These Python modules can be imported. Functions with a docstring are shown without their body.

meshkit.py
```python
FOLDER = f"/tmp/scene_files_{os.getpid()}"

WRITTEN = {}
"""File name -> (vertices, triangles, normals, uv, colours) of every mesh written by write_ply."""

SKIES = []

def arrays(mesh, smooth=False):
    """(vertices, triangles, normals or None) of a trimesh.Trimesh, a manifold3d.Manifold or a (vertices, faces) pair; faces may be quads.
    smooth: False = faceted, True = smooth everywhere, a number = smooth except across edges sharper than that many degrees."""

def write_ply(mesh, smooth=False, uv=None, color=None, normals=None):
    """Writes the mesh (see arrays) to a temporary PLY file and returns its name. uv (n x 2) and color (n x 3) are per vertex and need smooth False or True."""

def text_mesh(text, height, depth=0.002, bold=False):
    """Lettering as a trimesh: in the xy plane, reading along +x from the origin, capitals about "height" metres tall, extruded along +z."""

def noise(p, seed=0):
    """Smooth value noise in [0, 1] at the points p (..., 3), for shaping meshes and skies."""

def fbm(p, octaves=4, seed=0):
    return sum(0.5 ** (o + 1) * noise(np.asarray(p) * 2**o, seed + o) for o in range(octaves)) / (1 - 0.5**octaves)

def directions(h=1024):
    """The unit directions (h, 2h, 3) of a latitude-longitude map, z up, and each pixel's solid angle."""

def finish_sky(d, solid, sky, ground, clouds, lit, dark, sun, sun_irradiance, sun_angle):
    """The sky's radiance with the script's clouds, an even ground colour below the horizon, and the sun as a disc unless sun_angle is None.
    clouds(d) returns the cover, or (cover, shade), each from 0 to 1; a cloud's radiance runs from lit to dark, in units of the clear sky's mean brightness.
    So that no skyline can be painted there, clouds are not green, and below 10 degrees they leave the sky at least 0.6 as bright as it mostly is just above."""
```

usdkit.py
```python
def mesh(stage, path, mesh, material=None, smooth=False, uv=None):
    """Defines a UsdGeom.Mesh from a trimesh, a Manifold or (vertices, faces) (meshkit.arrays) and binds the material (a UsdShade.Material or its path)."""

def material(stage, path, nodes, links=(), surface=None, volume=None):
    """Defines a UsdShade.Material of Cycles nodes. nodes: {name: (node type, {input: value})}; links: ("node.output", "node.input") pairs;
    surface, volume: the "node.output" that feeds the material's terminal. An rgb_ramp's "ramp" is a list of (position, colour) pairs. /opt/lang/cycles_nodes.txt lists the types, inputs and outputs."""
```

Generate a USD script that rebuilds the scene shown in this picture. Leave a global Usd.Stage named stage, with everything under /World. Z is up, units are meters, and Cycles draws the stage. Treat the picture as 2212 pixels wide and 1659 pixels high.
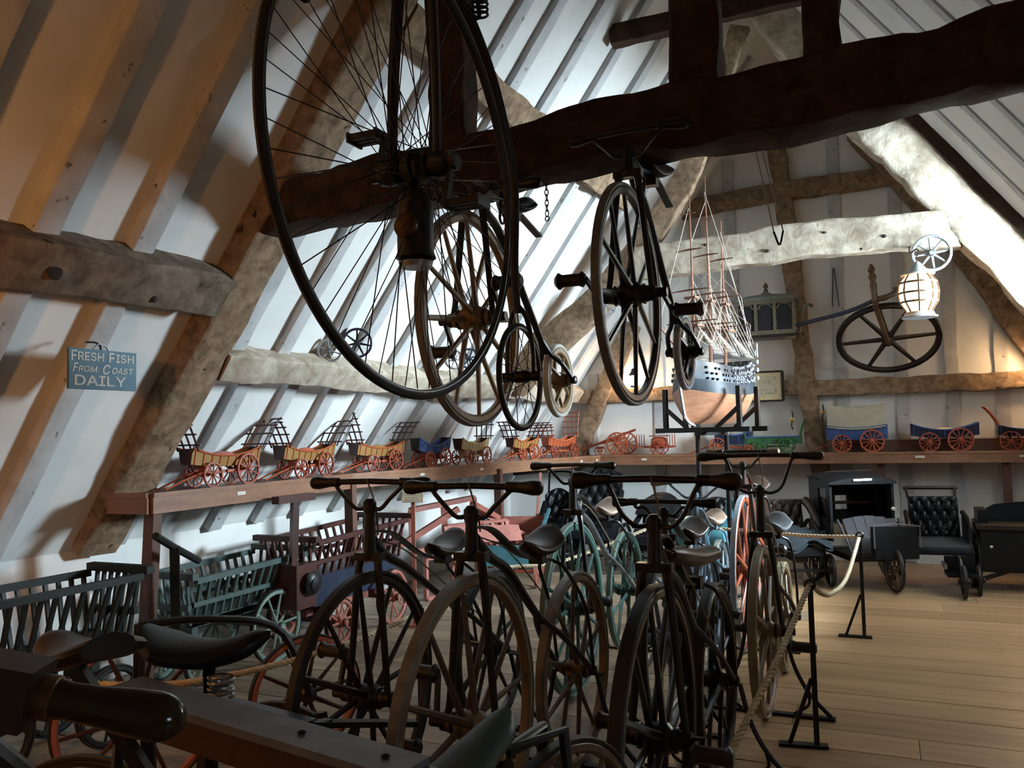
import math, random
import numpy as np, trimesh, meshkit, usdkit
from pxr import Usd, UsdGeom, UsdLux, Gf, Sdf, UsdShade

stage = Usd.Stage.CreateInMemory()
UsdGeom.SetStageUpAxis(stage, UsdGeom.Tokens.z)
UsdGeom.SetStageMetersPerUnit(stage, 1.0)
UsdGeom.Xform.Define(stage, '/World')
rnd = random.Random(7)
PI = math.pi

# ------------------------------------------------------------------ camera, light, exposure
YAW, PITCH, ROLL, FPX = math.radians(24.25), math.atan(105 / 1800.), math.atan(0.0238), 1800.
fw = np.array([-math.sin(YAW) * math.cos(PITCH), math.cos(YAW) * math.cos(PITCH), math.sin(PITCH)])
r0 = np.array([math.cos(YAW), math.sin(YAW), 0.])
u0 = np.cross(r0, fw)
rt = r0 * math.cos(ROLL) - u0 * math.sin(ROLL)
up = u0 * math.cos(ROLL) + r0 * math.sin(ROLL)
cam = UsdGeom.Camera.Define(stage, '/World/camera')
cam.AddTransformOp().Set(Gf.Matrix4d(*rt, 0, *up, 0, *(-fw), 0, 0, 0, 1.5, 1))
cam.CreateHorizontalApertureAttr(36.0)
cam.CreateVerticalApertureAttr(36.0 * 1659 / 2212)
cam.CreateFocalLengthAttr(36.0 * FPX / 2212)
cam.CreateClippingRangeAttr(Gf.Vec2f(0.05, 100))
cam.CreateExposureAttr(0.55)

def rect_light(name, pos, aim, w, h, power, col):
    l = UsdLux.RectLight.Define(stage, '/World/' + name)
    z = np.array(pos, float) - np.array(aim, float); z /= np.linalg.norm(z)
    x = np.cross((0, 0, 1), z); x /= np.linalg.norm(x); y = np.cross(z, x)
    l.AddTransformOp().Set(Gf.Matrix4d(*x, 0, *y, 0, *z, 0, *map(float, pos), 1))
    l.CreateWidthAttr(w); l.CreateHeightAttr(h); l.CreateIntensityAttr(power); l.CreateColorAttr(Gf.Vec3f(*col))
    return l
def bulb(name, pos, r, power, col):
    l = UsdLux.SphereLight.Define(stage, '/World/' + name)
    l.AddTranslateOp().Set(Gf.Vec3d(*pos)); l.CreateRadiusAttr(r); l.CreateIntensityAttr(power); l.CreateColorAttr(Gf.Vec3f(*col))
    return l
DAY = (0.72, 0.89, 1.0)
WARM = (1.0, 0.47, 0.14)
dome = UsdLux.DomeLight.Define(stage, '/World/sky')
dome.CreateIntensityAttr(0.6); dome.CreateColorAttr(Gf.Vec3f(0.75, 0.88, 1.0))
# daylight through the dormer window of the right-hand roof slope
rect_light('daylight', (2.50, 6.98, 2.33), (-3.5, 6.9, 1.9), 1.3, 0.85, 235, DAY)
rect_light('daylight_upper', (2.50, 7.10, 3.35), (0.4, 7.2, 2.6), 0.9, 0.8, 42, DAY)
# a rooflight by the far gable
rect_light('daylight_far', (1.80, 8.62, 2.32), (-1.5, 9.6, 2.2), 0.55, 0.55, 14, (0.90, 0.95, 1.0))
# a weaker low rooflight on the visitor's side of the tie beam
rect_light('daylight_low', (2.52, 0.30, 1.16), (-3.0, 1.2, 1.8), 0.7, 0.5, 9, DAY)
bulb('bulb_rear', (-1.7, 0.9, 3.15), 0.05, 12, WARM)
rect_light('wall_washer', (-2.1, 0.0, 2.0), (-3.1, 0.25, 1.80), 0.16, 0.16, 350, (1.0, 0.42, 0.11))

# ------------------------------------------------------------------ materials
M = {}
def mat(name, c, rough=0.6, c2=None, scale=6, metal=0., bump=0.0, stretch=(1, 1, 1), spots=None, rand=0., coat=0., spec=0.5):
    c2 = c2 or tuple(x * 0.7 for x in c)
    n = {'g': ('geometry', {}), 'm': ('mapping', {'scale': tuple(scale * s for s in stretch)}),
         'n': ('noise_texture', {'scale': 1.0, 'detail': 6.0, 'roughness': 0.62, 'distortion': 0.4}),
         'r': ('rgb_ramp', {'ramp': [(0.30, c2), (0.68, c)]}),
         'p': ('principled_bsdf', {'roughness': rough, 'metallic': metal, 'coat_weight': coat, 'specular_ior_level': spec})}
    l = [('g.position', 'm.vector'), ('m.vector', 'n.vector'), ('n.fac', 'r.fac')]
    out = 'r.color'
    if spots:
        sc, sp_c, th = spots
        n['s'] = ('noise_texture', {'scale': sc, 'detail': 3.0, 'roughness': 0.6})
        n['sr'] = ('rgb_ramp', {'ramp': [(th, (0, 0, 0)), (th + 0.05, (1, 1, 1))]})
        n['sm'] = ('mix', {'color2': sp_c})
        l += [('g.position', 's.vector'), ('s.fac', 'sr.fac'), ('sr.color', 'sm.fac'), (out, 'sm.color1')]
        out = 'sm.color'
    if rand:
        n['o'] = ('object_info', {}); n['mr'] = ('map_range', {'to_min': 1 - rand, 'to_max': 1 + rand})
        n['h'] = ('hsv', {'saturation': 1.0})
        l += [('o.random', 'mr.value'), ('mr.result', 'h.value'), (out, 'h.color')]
        out = 'h.color'
    l.append((out, 'p.base_color'))
    if bump:
        n['b'] = ('bump', {'strength': bump, 'distance': 0.01})
        l += [('n.fac', 'b.height'), ('b.normal', 'p.normal')]
    M[name] = usdkit.material(stage, '/World/Looks/' + name, n, l, surface='p.BSDF')

mat('plaster', (0.75, 0.745, 0.72), 0.9, (0.64, 0.635, 0.61), 1.6, bump=0.25, spec=.15)
mat('limewash', (0.53, 0.53, 0.53), 0.9, (0.38, 0.38, 0.38), 5, bump=0.4, spec=.15, spots=(16, (0.16, 0.14, 0.12), 0.66))
mat('oak_dark', (0.075, 0.040, 0.024), 0.75, (0.018, 0.010, 0.007), 9, bump=0.9, spec=.15, spots=(9, (0.016, 0.01, 0.008), 0.68))
mat('oak_mid', (0.30, 0.21, 0.135), 0.85, (0.10, 0.062, 0.038), 13, bump=0.9, spec=.15, spots=(11, (0.05, 0.033, 0.022), 0.68))
mat('oak_grey', (0.235, 0.185, 0.14), 0.85, (0.075, 0.055, 0.04), 11, bump=0.9, spec=.15, spots=(8, (0.04, 0.03, 0.025), 0.69))
mat('oak_pale', (0.52, 0.46, 0.37), 0.85, (0.25, 0.19, 0.135), 9, bump=0.8, spec=.15, spots=(13, (0.22, 0.15, 0.10), 0.68))
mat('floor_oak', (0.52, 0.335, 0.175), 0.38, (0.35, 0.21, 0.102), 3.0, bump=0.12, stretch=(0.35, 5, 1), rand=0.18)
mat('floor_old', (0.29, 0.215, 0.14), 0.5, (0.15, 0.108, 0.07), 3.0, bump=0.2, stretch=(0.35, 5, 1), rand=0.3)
mat('joint', (0.02, 0.015, 0.01), 0.9)
mat('shelf_oak', (0.26, 0.122, 0.064), 0.45, (0.16, 0.072, 0.037), 3, stretch=(1.5, 1.5, 6), bump=0.1)
mat('shelf_dark', (0.13, 0.055, 0.032), 0.5, (0.07, 0.03, 0.02), 4)
mat('iron', (0.010, 0.010, 0.011), 0.36, (0.005, 0.005, 0.0055), 30, spec=0.45)
mat('iron_brown', (0.022, 0.016, 0.012), 0.42, (0.010, 0.008, 0.006), 20, spec=.4)
mat('tyre', (0.016, 0.015, 0.014), 0.55, (0.008, 0.0075, 0.007), 14, spec=.4)
mat('tyre_grey', (0.21, 0.20, 0.175), 0.55, (0.11, 0.10, 0.085), 12)
mat('tyre_white', (0.62, 0.61, 0.54), 0.5, (0.42, 0.41, 0.36), 12)
mat('steel', (0.42, 0.43, 0.45), 0.3, (0.22, 0.22, 0.23), 20, metal=0.8)
mat('wood_brown', (0.12, 0.068, 0.033), 0.45, (0.055, 0.031, 0.016), 12)
mat('wood_tan', (0.25, 0.165, 0.082), 0.45, (0.14, 0.088, 0.044), 12)
mat('wood_gold', (0.34, 0.205, 0.075), 0.42, (0.20, 0.115, 0.042), 12)
mat('wood_dark', (0.028, 0.017, 0.012), 0.38, (0.012, 0.008, 0.006), 14, spec=.4)
mat('grip_black', (0.010, 0.009, 0.008), 0.3, (0.006, 0.005, 0.0045), 10, spec=.4)
mat('grip_oak', (0.016, 0.012, 0.006), 0.14, (0.009, 0.007, 0.004), 12, spec=.4)
mat('brass_dark', (0.10, 0.05, 0.022), 0.4, (0.05, 0.025, 0.012), 20, metal=0.5)
mat('leather_brown', (0.062, 0.037, 0.025), 0.38, (0.028, 0.017, 0.012), 14, bump=0.2)
mat('leather_tan', (0.42, 0.30, 0.22), 0.45, (0.26, 0.17, 0.12), 14)
mat('leather_black', (0.008, 0.0095, 0.0115), 0.42, (0.004, 0.005, 0.006), 14, bump=0.2, spec=.25)
mat('leather_green', (0.035, 0.07, 0.06), 0.45, (0.018, 0.035, 0.03), 14)
mat('red', (0.34, 0.066, 0.03), 0.42, (0.22, 0.042, 0.02), 12)
mat('red_dark', (0.065, 0.018, 0.013), 0.4, (0.034, 0.010, 0.008), 12)
mat('red_pink', (0.36, 0.125, 0.09), 0.5, (0.25, 0.08, 0.058), 8)
mat('orange', (0.38, 0.088, 0.034), 0.4, (0.33, 0.07, 0.027), 12)
mat('ochre', (0.30, 0.165, 0.045), 0.45, (0.24, 0.125, 0.034), 12)
mat('tyre_bone', (0.34, 0.29, 0.185), 0.55, (0.21, 0.175, 0.11), 12)
mat('cream', (0.66, 0.53, 0.32), 0.5, (0.50, 0.38, 0.21), 12)
mat('canvas', (0.43, 0.40, 0.30), 0.9, (0.36, 0.33, 0.25), 10, bump=0.2)
mat('blue', (0.07, 0.13, 0.33), 0.4, (0.045, 0.085, 0.22), 12)
mat('blue_navy', (0.022, 0.033, 0.062), 0.4, (0.013, 0.02, 0.04), 12)
mat('hull_stripe', (0.09, 0.115, 0.135), 0.5, (0.03, 0.037, 0.046), 16, spec=.3)
mat('hull_wale', (0.018, 0.026, 0.035), 0.5, (0.010, 0.014, 0.02), 12, spec=.25)
mat('green', (0.05, 0.17, 0.045), 0.45, (0.03, 0.10, 0.03), 12)
mat('green_sage', (0.045, 0.082, 0.072), 0.5, (0.024, 0.045, 0.04), 10)
mat('green_cycle', (0.045, 0.115, 0.092), 0.4, (0.025, 0.065, 0.052), 14)
mat('green_black', (0.012, 0.017, 0.015), 0.5, (0.007, 0.009, 0.008), 10, spec=.3)
mat('sage_line', (0.17, 0.25, 0.205), 0.5, (0.10, 0.155, 0.13), 10)
mat('teal', (0.075, 0.23, 0.275), 0.45, (0.04, 0.14, 0.175), 8)
mat('blue_pale', (0.17, 0.23, 0.285), 0.35, (0.09, 0.125, 0.165), 14)
mat('sign_blue', (0.060, 0.165, 0.24), 0.6, (0.038, 0.115, 0.18), 9)
mat('sign_paint', (0.60, 0.63, 0.60), 0.7, (0.40, 0.45, 0.45), 40)
mat('card', (0.78, 0.76, 0.68), 0.8, (0.70, 0.68, 0.6), 20)
mat('ink', (0.22, 0.19, 0.15), 0.8)
mat('rope', (0.62, 0.52, 0.35), 0.85, (0.42, 0.33, 0.20), 60, bump=0.3)
mat('twine', (0.30, 0.23, 0.14), 0.8)
mat('brass', (0.60, 0.42, 0.16), 0.35, (0.35, 0.23, 0.08), 20, metal=0.7)
mat('hull_copper', (0.36, 0.165, 0.09), 0.4, (0.24, 0.105, 0.057), 10, stretch=(1, 1, 4))
mat('hull_black', (0.028, 0.03, 0.036), 0.4, (0.015, 0.016, 0.02), 12)
mat('hull_white', (0.42, 0.46, 0.49), 0.5, (0.26, 0.29, 0.33), 30)
mat('mast', (0.24, 0.10, 0.055), 0.5, (0.14, 0.055, 0.03), 20)
mat('sail_line', (0.68, 0.58, 0.48), 0.8, (0.5, 0.42, 0.34), 50)
mat('sedan_gilt', (0.21, 0.17, 0.105), 0.55, (0.035, 0.03, 0.022), 90, bump=0.6)
mat('sedan_panel', (0.028, 0.028, 0.032), 0.45, (0.016, 0.016, 0.019), 8, spec=.25)
mat('sedan_roof', (0.20, 0.215, 0.19), 0.5, (0.13, 0.14, 0.12), 8)
mat('plum', (0.022, 0.018, 0.024), 0.5, (0.025, 0.02, 0.026), 8)
mat('cloth_blue', (0.024, 0.034, 0.041), 0.8, (0.014, 0.02, 0.025), 8)
mat('hide', (0.62, 0.60, 0.55), 0.8, (0.30, 0.20, 0.10), 9)
mat('print', (0.62, 0.55, 0.40), 0.7, (0.30, 0.25, 0.17), 22)
mat('wheel_grey', (0.30, 0.30, 0.30), 0.6, (0.17, 0.17, 0.17), 12)
mat('board_grey', (0.17, 0.18, 0.20), 0.55, (0.10, 0.105, 0.115), 10)
def emit(name, col, s):
    M[name] = usdkit.material(stage, '/World/Looks/' + name, {'e': ('emission', {'color': col, 'strength': s})}, [], surface='e.emission')
emit('lamp_glass', (1.0, 0.58, 0.22), 5.5)
emit('lamp_white', (1.0, 0.62, 0.30), 115.0)
M['pane'] = usdkit.material(stage, '/World/Looks/pane', {'t': ('transparent_bsdf', {}), 'g': ('glossy_bsdf', {'roughness': 0.02}), 'f': ('fresnel', {}), 'm': ('mix_closure', {})},
                            [('f.fac', 'm.fac'), ('t.BSDF', 'm.closure1'), ('g.BSDF', 'm.closure2')], surface='m.closure')

# ------------------------------------------------------------------ mesh helpers
def nrm(v):
    v = np.asarray(v, float); return v / max(np.linalg.norm(v), 1e-12)
def frame(t, up=(0, 0, 1)):
    t = nrm(t); s = np.cross(up, t)
    if np.linalg.norm(s) < 1e-4: s = np.cross((0, 1, 0), t)
    s = nrm(s); return s, np.cross(t, s)
class Mb:
    def __init__(s): s.v, s.f, s.n = [], [], 0
    def add(s, v, f):
        v = np.asarray(v, float).reshape(-1, 3); s.v.append(v); s.f.append(np.asarray(f, int).reshape(-1, 3) + s.n); s.n += len(v); return s
    def loft(s, secs, caps=True, closed=False):
        k = len(secs[0]); v = np.vstack(secs); f = []; m = len(secs)
        for i in range(m if closed else m - 1):
            a, b = i * k, ((i + 1) % m) * k
            for j in range(k):
                q = (j + 1) % k; f += [(a + j, a + q, b + q), (a + j, b + q, b + j)]
        if caps and not closed:
            for j in range(1, k - 1): f += [(0, j + 1, j), ((m - 1) * k, (m - 1) * k + j, (m - 1) * k + j + 1)]
        return s.add(v, f)
    def bar(s, p, q, w, h=None, up=(0, 0, 1), w2=None, h2=None):
        h = h or w; p, q = np.asarray(p, float), np.asarray(q, float); a, b = frame(q - p, up); S = []
        for c, ww, hh in ((p, w, h), (q, w2 or w, h2 or h)):
            S.append([c - a * ww / 2 - b * hh / 2, c + a * ww / 2 - b * hh / 2, c + a * ww / 2 + b * hh / 2, c - a * ww / 2 + b * hh / 2])
        return s.loft(S)
    def box(s, c, d, rz=0.):
        c = np.asarray(c, float); ux = np.array([math.cos(rz), math.sin(rz), 0]); return s.bar(c - ux * d[0] / 2, c + ux * d[0] / 2, d[1], d[2])
    def tube(s, path, r, n=7, closed=False, flat=1.0, up=(0, 0, 1)):
        P = np.asarray(path, float); m = len(P); R = np.broadcast_to(r, m); S = []; a0 = None
        for i in range(m):
            t = (P[(i + 1) % m] - P[i - 1]) if closed else P[min(i + 1, m - 1)] - P[max(i - 1, 0)]
            t = nrm(t)
            if a0 is None: a, b = frame(t, up)
            else:
                a = a0 - t * (a0 @ t); a = nrm(a); b = np.cross(t, a)
            a0 = a
            S.append([P[i] + R[i] * (a * math.cos(x) + b * math.sin(x) * flat) for x in np.arange(n) * 2 * PI / n])
        return s.loft(S, True, closed)
    def ring(s, c, axis, sec, n=40):
        """closed section [(radius, along axis)] turned about the axis through c"""
        a, b = frame(axis, (0.02, 1, 0.3)); t = nrm(axis); c = np.asarray(c, float)
        return s.loft([[c + t * z + r * (a * math.cos(x) + b * math.sin(x)) for r, z in sec] for x in np.arange(n) * 2 * PI / n], False, True)
    def lathe(s, p, axis, prof, n=14):
        a, b = frame(axis, (0.02, 1, 0.3)); t = nrm(axis); p = np.asarray(p, float)
        return s.loft([[p + t * z + max(r, 1e-4) * (a * math.cos(x) + b * math.sin(x)) for x in np.arange(n) * 2 * PI / n] for z, r in prof])
    def ell(s, c, r, n=10, sq=1.0):
        S = []
        for i in range(n + 1):
            ph = -PI / 2 + PI * i / n
            S.append([(c[0] + r[0] * max(math.cos(ph), .01) * math.cos(x), c[1] + r[1] * max(math.cos(ph), .01) * math.sin(x), c[2] + r[2] * math.sin(ph)) for x in np.arange(2 * n) * PI / n])
        return s.loft(S)
    def plate(s, pts, t, nv=None):
        """flat polygon (convex, 3-D points) of thickness t"""
        P = np.asarray(pts, float); nv = nrm(np.cross(P[1] - P[0], P[2] - P[0])) if nv is None else nrm(nv)
        return s.loft([P - nv * t / 2, P + nv * t / 2])
    def mesh(s):
        m = trimesh.Trimesh(np.vstack(s.v), np.vstack(s.f), process=False)
        return m
def spline(pts, n=24):
    P = np.asarray(pts, float); k = len(P); Q = np.vstack([2 * P[0] - P[1], P, 2 * P[-1] - P[-2]]); out = []
    for u in np.linspace(0, k - 1, n):
        i = min(int(u), k - 2); t = u - i; a, b, c, d = Q[i:i + 4]
        out.append(0.5 * (2 * b + (c - a) * t + (2 * a - 5 * b + 4 * c - d) * t * t + (3 * b - a - 3 * c + d) * t ** 3))
    return np.array(out)
def timber(path, w, h, up=(0, 0, 1), jit=0.012, seed=0, n=26, wane=0.15, taper=1.0):
    """an axe-hewn timber: a squared section with waney arrises, wandering along its path"""
    P = spline(path, n) if len(path) > 2 else np.linspace(path[0], path[1], n); S = []
    for i in range(n):
        t = P[min(i + 1, n - 1)] - P[max(i - 1, 0)]; a, b = frame(t, up); k = 1 + (taper - 1) * i / (n - 1)
        ring = []
        for x, y in ((-1, -1 + wane), (-1, -.1), (-1, 1 - wane), (-1 + wane, 1), (0, 1), (1 - wane, 1), (1, 1 - wane), (1, .1), (1, -1 + wane), (1 - wane, -1), (0, -1), (-1 + wane, -1)):
            ring.append(P[i] + a * x * w / 2 * k + b * y * h / 2 * k)
        S.append(ring)
    V = np.array(S); q = V.reshape(-1, 3) * 4.0 + seed * 17.3
    off = np.stack([meshkit.fbm(q + d, 3, seed) - 0.5 for d in (0, 31.7, 77.1)], -1) * 2 * jit * 1.6
    V = V + off.reshape(V.shape)
    return Mb().loft(list(V))

# ------------------------------------------------------------------ scene graph helpers
used = {}
def numbered(parent, name):
    k = (str(parent), name); used[k] = used.get(k, -1) + 1
    return f'{parent}/{name}' + (f'_{used[k]:03d}' if used[k] else '')
def tag(p, label=None, cat=None, group=None, kind=None):
    for k, v in (('label', label), ('category', cat), ('group', group), ('kind', kind)):
        if v: p.SetCustomDataByKey(k, v)
    return p
class T:
    """one thing: an Xform under /World whose children are its parts"""
    def __init__(s, name, label, cat, loc=(0, 0, 0), rz=0., group=None, kind=None, rx=0.):
        s.path = numbered('/World', name); x = UsdGeom.Xform.Define(stage, s.path)
        x.AddTranslateOp().Set(Gf.Vec3d(*map(float, loc)))
        if rz: x.AddRotateZOp().Set(math.degrees(rz))
        if rx: x.AddRotateXOp().Set(math.degrees(rx))
        tag(x.GetPrim(), label, cat, group, kind)
    def p(s, name, mb, m, parent=None, label=None, smooth=35):
        path = numbered(parent or s.path, name)
        usdkit.mesh(stage, path, mb.mesh() if isinstance(mb, Mb) else mb, M[m], smooth=smooth)
        if label: tag(stage.GetPrimAtPath(path), label)
        return path
def one(name, mb, m, label, cat, group=None, kind=None, smooth=35):
    path = numbered('/World', name)
    usdkit.mesh(stage, path, mb.mesh() if isinstance(mb, Mb) else mb, M[m], smooth=smooth)
    return tag(stage.GetPrimAtPath(path), label, cat, group, kind)

# ------------------------------------------------------------------ the attic: floor, roof slopes, gables
K = 1.384
def xl(z, off=0.): return -2.98 - (2.66 - z) / K - off          # inner face line of the left roof timbers
def xr(z, off=0.): return 1.11 + (2.66 - z) / K + off           # and of the right ones
PL = 0.17                                                       # the plaster lies this far behind them
YN, YF = -2.2, 10.0
floor = one('floor', Mb().box((-1, 3.95, -0.05), (9, 12.4, 0.06)), 'joint', 'oak plank floor under all the exhibits, dark gaps between the boards', 'floor', kind='structure')
fp = str(floor.GetPath())
y = YN
r_ = random.Random(3)
while y < YF:
    w = r_.uniform(0.25, 0.35); x = -5.0 + r_.uniform(-1.5, 0)
    cut = -0.95 + r_.uniform(-0.3, 0.35)
    while x < 3.2:
        L = r_.uniform(1.1, 2.6)
        if x < cut < x + L - 0.5 or (x < cut and x + L > cut): L = cut - x
        if L < 0.3: L = 0.3
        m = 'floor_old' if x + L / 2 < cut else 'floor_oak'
        z = r_.uniform(-0.002, 0.001)
        path = numbered(fp, 'plank')
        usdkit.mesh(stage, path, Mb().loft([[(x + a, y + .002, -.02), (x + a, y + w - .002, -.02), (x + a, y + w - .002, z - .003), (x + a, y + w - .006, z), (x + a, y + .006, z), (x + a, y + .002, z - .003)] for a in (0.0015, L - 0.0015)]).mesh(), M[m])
        x += L
    y += w

def slope(side, y0, y1, z0, z1, t=0.05, off=0.):
    f = xl if side < 0 else xr
    a, b = f(z0, side * -PL if side < 0 else PL), f(z1, side * -PL if side < 0 else PL)
    if side < 0: a, b = xl(z0, PL + off), xl(z1, PL + off)
    o = side * t
    return [np.array([(a, y, z0), (b, y, z1), (b + o, y, z1), (a + o, y, z0)]) for y in (y0, y1)]
ZA = 2.66 + (2.045 + PL) * K
PL2 = PL + .12
m = Mb().loft(slope(-1, YN, 3.58, 0.86, ZA)).loft(slope(-1, 3.58, YF + .1, 1.9, ZA)).loft(slope(-1, 3.58, YF + .1, .86, 1.95, off=.12))
ceiling_left = str(one('ceiling_left', m, 'plaster', 'white plastered left roof slope between the rafters', 'ceiling', kind='structure').GetPath())
WY0, WY1, WZ0, WZ1, WJ, WT = 6.30, 7.70, 1.85, 2.84, 7.36, 3.95
m = Mb().loft(slope(1, .65, 6.30, 0.2, ZA)).loft(slope(1, 8.92, YF + .1, 0.2, ZA)).loft(slope(1, WY1, 8.32, 0.2, ZA)).loft(slope(1, 8.32, 8.92, 0.2, 1.95)).loft(slope(1, 8.32, 8.92, 2.60, ZA)).loft(slope(1, WY0, WY1, 0.2, WZ0)).loft(slope(1, WY0, WJ, WZ1, ZA)).loft(slope(1, WJ, WY1, WT, ZA)).loft(slope(1, YN, -.05, .2, ZA)).loft(slope(1, -.05, .65, .2, .92)).loft(slope(1, -.05, .65, 1.42, ZA))
ceiling_right = str(one('ceiling_right', m, 'plaster', 'white boarded right roof slope above the window', 'ceiling', kind='structure').GetPath())
one('wall_left', Mb().box((xl(.86, PL) - .03, .69, 0.43), (0.06, 5.8, 0.90)).box((xl(.86, PL2) - .03, 6.85, 0.43), (0.06, 6.55, 0.90)), 'plaster', 'low plastered wall under the left roof slope', 'wall', kind='structure')
one('wall_right', Mb().box((xr(.2, PL) + .03, 3.9, 0.1), (0.06, 12.4, 0.24)), 'plaster', 'low plastered wall under the right roof slope', 'wall', kind='structure')
def gable(yy, t):
    P = np.array([(xl(.2, PL) - .2, yy, -.02), (xr(.2, PL) + .1, yy, -.02), (xr(.2, PL) + .1, yy, .2), (-.935, yy, ZA + .05), (xl(.2, PL) - .1, yy, .2)])
    return Mb().loft([P, P + (0, t, 0)])
wall_back = str(one('wall_back', gable(YF, .1), 'plaster', 'white plastered far gable wall between the studs', 'wall', kind='structure').GetPath())
one('wall_front', gable(YN, -.1), 'plaster', 'plastered near gable wall', 'wall', kind='structure')
# dormer with its window in the right roof slope, and a low rooflight nearer the visitor
VY0, VY1, VZ0, VZ1 = -0.05, 0.65, 0.92, 1.42
UY0, UY1, UZ0, UZ1 = 8.32, 8.92, 1.95, 2.60
XD = 2.44
def quad(pts, t=.03): return Mb().plate(pts, t)
x0, x1 = xr(WZ0, PL), xr(WT, PL)
for yy in (WY0, WY1): one('trim_1' if yy == WY0 else 'trim_2', quad([(x0, yy, WZ0), (XD, yy, WZ0), (XD, yy, WT), (x1, yy, WT)]), 'plaster', 'plastered cheek of the dormer, ' + ('near' if yy == WY0 else 'far') + ' side', 'trim', kind='structure')
one('trim_3', quad([(x0, WY0, WZ0 - .015), (XD, WY0, WZ0 - .015), (XD, WY1, WZ0 - .015), (x0, WY1, WZ0 - .015)]), 'plaster', 'sill of the dormer window', 'trim', kind='structure')
one('trim_4', quad([(x1, WY0, WT + .015), (XD, WY0, WT + .015), (XD, WY1, WT + .015), (x1, WY1, WT + .015)]), 'plaster', 'ceiling of the dormer', 'trim', kind='structure')
def window(name, label, P, ny, up_):
    """P: four corners; a frame with ny lights"""
    P = [np.asarray(p, float) for p in P]; t = T(name, label, 'window', kind='structure'); m = Mb()
    for a, b in zip(P, P[1:] + P[:1]): m.bar(a, b, .05, .05)
    for i in range(1, ny): u = i / ny; m.bar(P[0] + (P[1] - P[0]) * u, P[3] + (P[2] - P[3]) * u, .03, .04, up=(0, 1, 0))
    t.p('window_frame', m, 'oak_mid')
    for i in range(ny):
        u, v = i / ny, (i + 1) / ny; t.p('pane', Mb().plate([P[0] + (P[1] - P[0]) * u, P[0] + (P[1] - P[0]) * v, P[3] + (P[2] - P[3]) * v, P[3] + (P[2] - P[3]) * u], .004), 'pane')
window('window_1', 'dormer window in the right roof slope', [(XD, WY0, WZ0), (XD, WY1, WZ0), (XD, WY1, WT), (XD, WY0, WT)], 3, None)
window('window_2', 'low rooflight on the right, nearer the visitor', [(xr(VZ0, PL), VY0, VZ0), (xr(VZ0, PL), VY1, VZ0), (xr(VZ1, PL), VY1, VZ1), (xr(VZ1, PL), VY0, VZ1)], 2, None)
window('window_3', 'small rooflight in the right slope by the far gable', [(xr(UZ0, PL), UY0, UZ0), (xr(UZ0, PL), UY1, UZ0), (xr(UZ1, PL), UY1, UZ1), (xr(UZ1, PL), UY0, UZ1)], 1, None)

# common rafters: each one a limewashed strip standing proud of the plaster
def rafter(parent, side, y0, z0, z1, w=0.105, proud=0.055, m='limewash', seed=0, skew=0., off=0.):
    f = xl if side < 0 else xr
    p = np.array([f(z0, PL + off), y0, z0]); q = np.array([f(z1, PL + off), y0 + skew, z1])
    nv = np.array([K, 0, -1]) if side < 0 else np.array([-K, 0, -1]); nv = nv / np.linalg.norm(nv)
    mb = timber([p + nv * (proud / 2 - .01), q + nv * (proud / 2 - .01)], proud + .02, w, up=(0, 1, 0), jit=.006, seed=seed, n=22, wane=.12)
    usdkit.mesh(stage, numbered(parent, 'rafter'), mb.mesh(), M[m], smooth=40)
for i, y in enumerate((0.3, 0.85, 1.38, 1.90, 2.40, 2.90)): rafter(ceiling_left, -1, y, .88, 5.3, .12, .075, seed=i)
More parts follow.
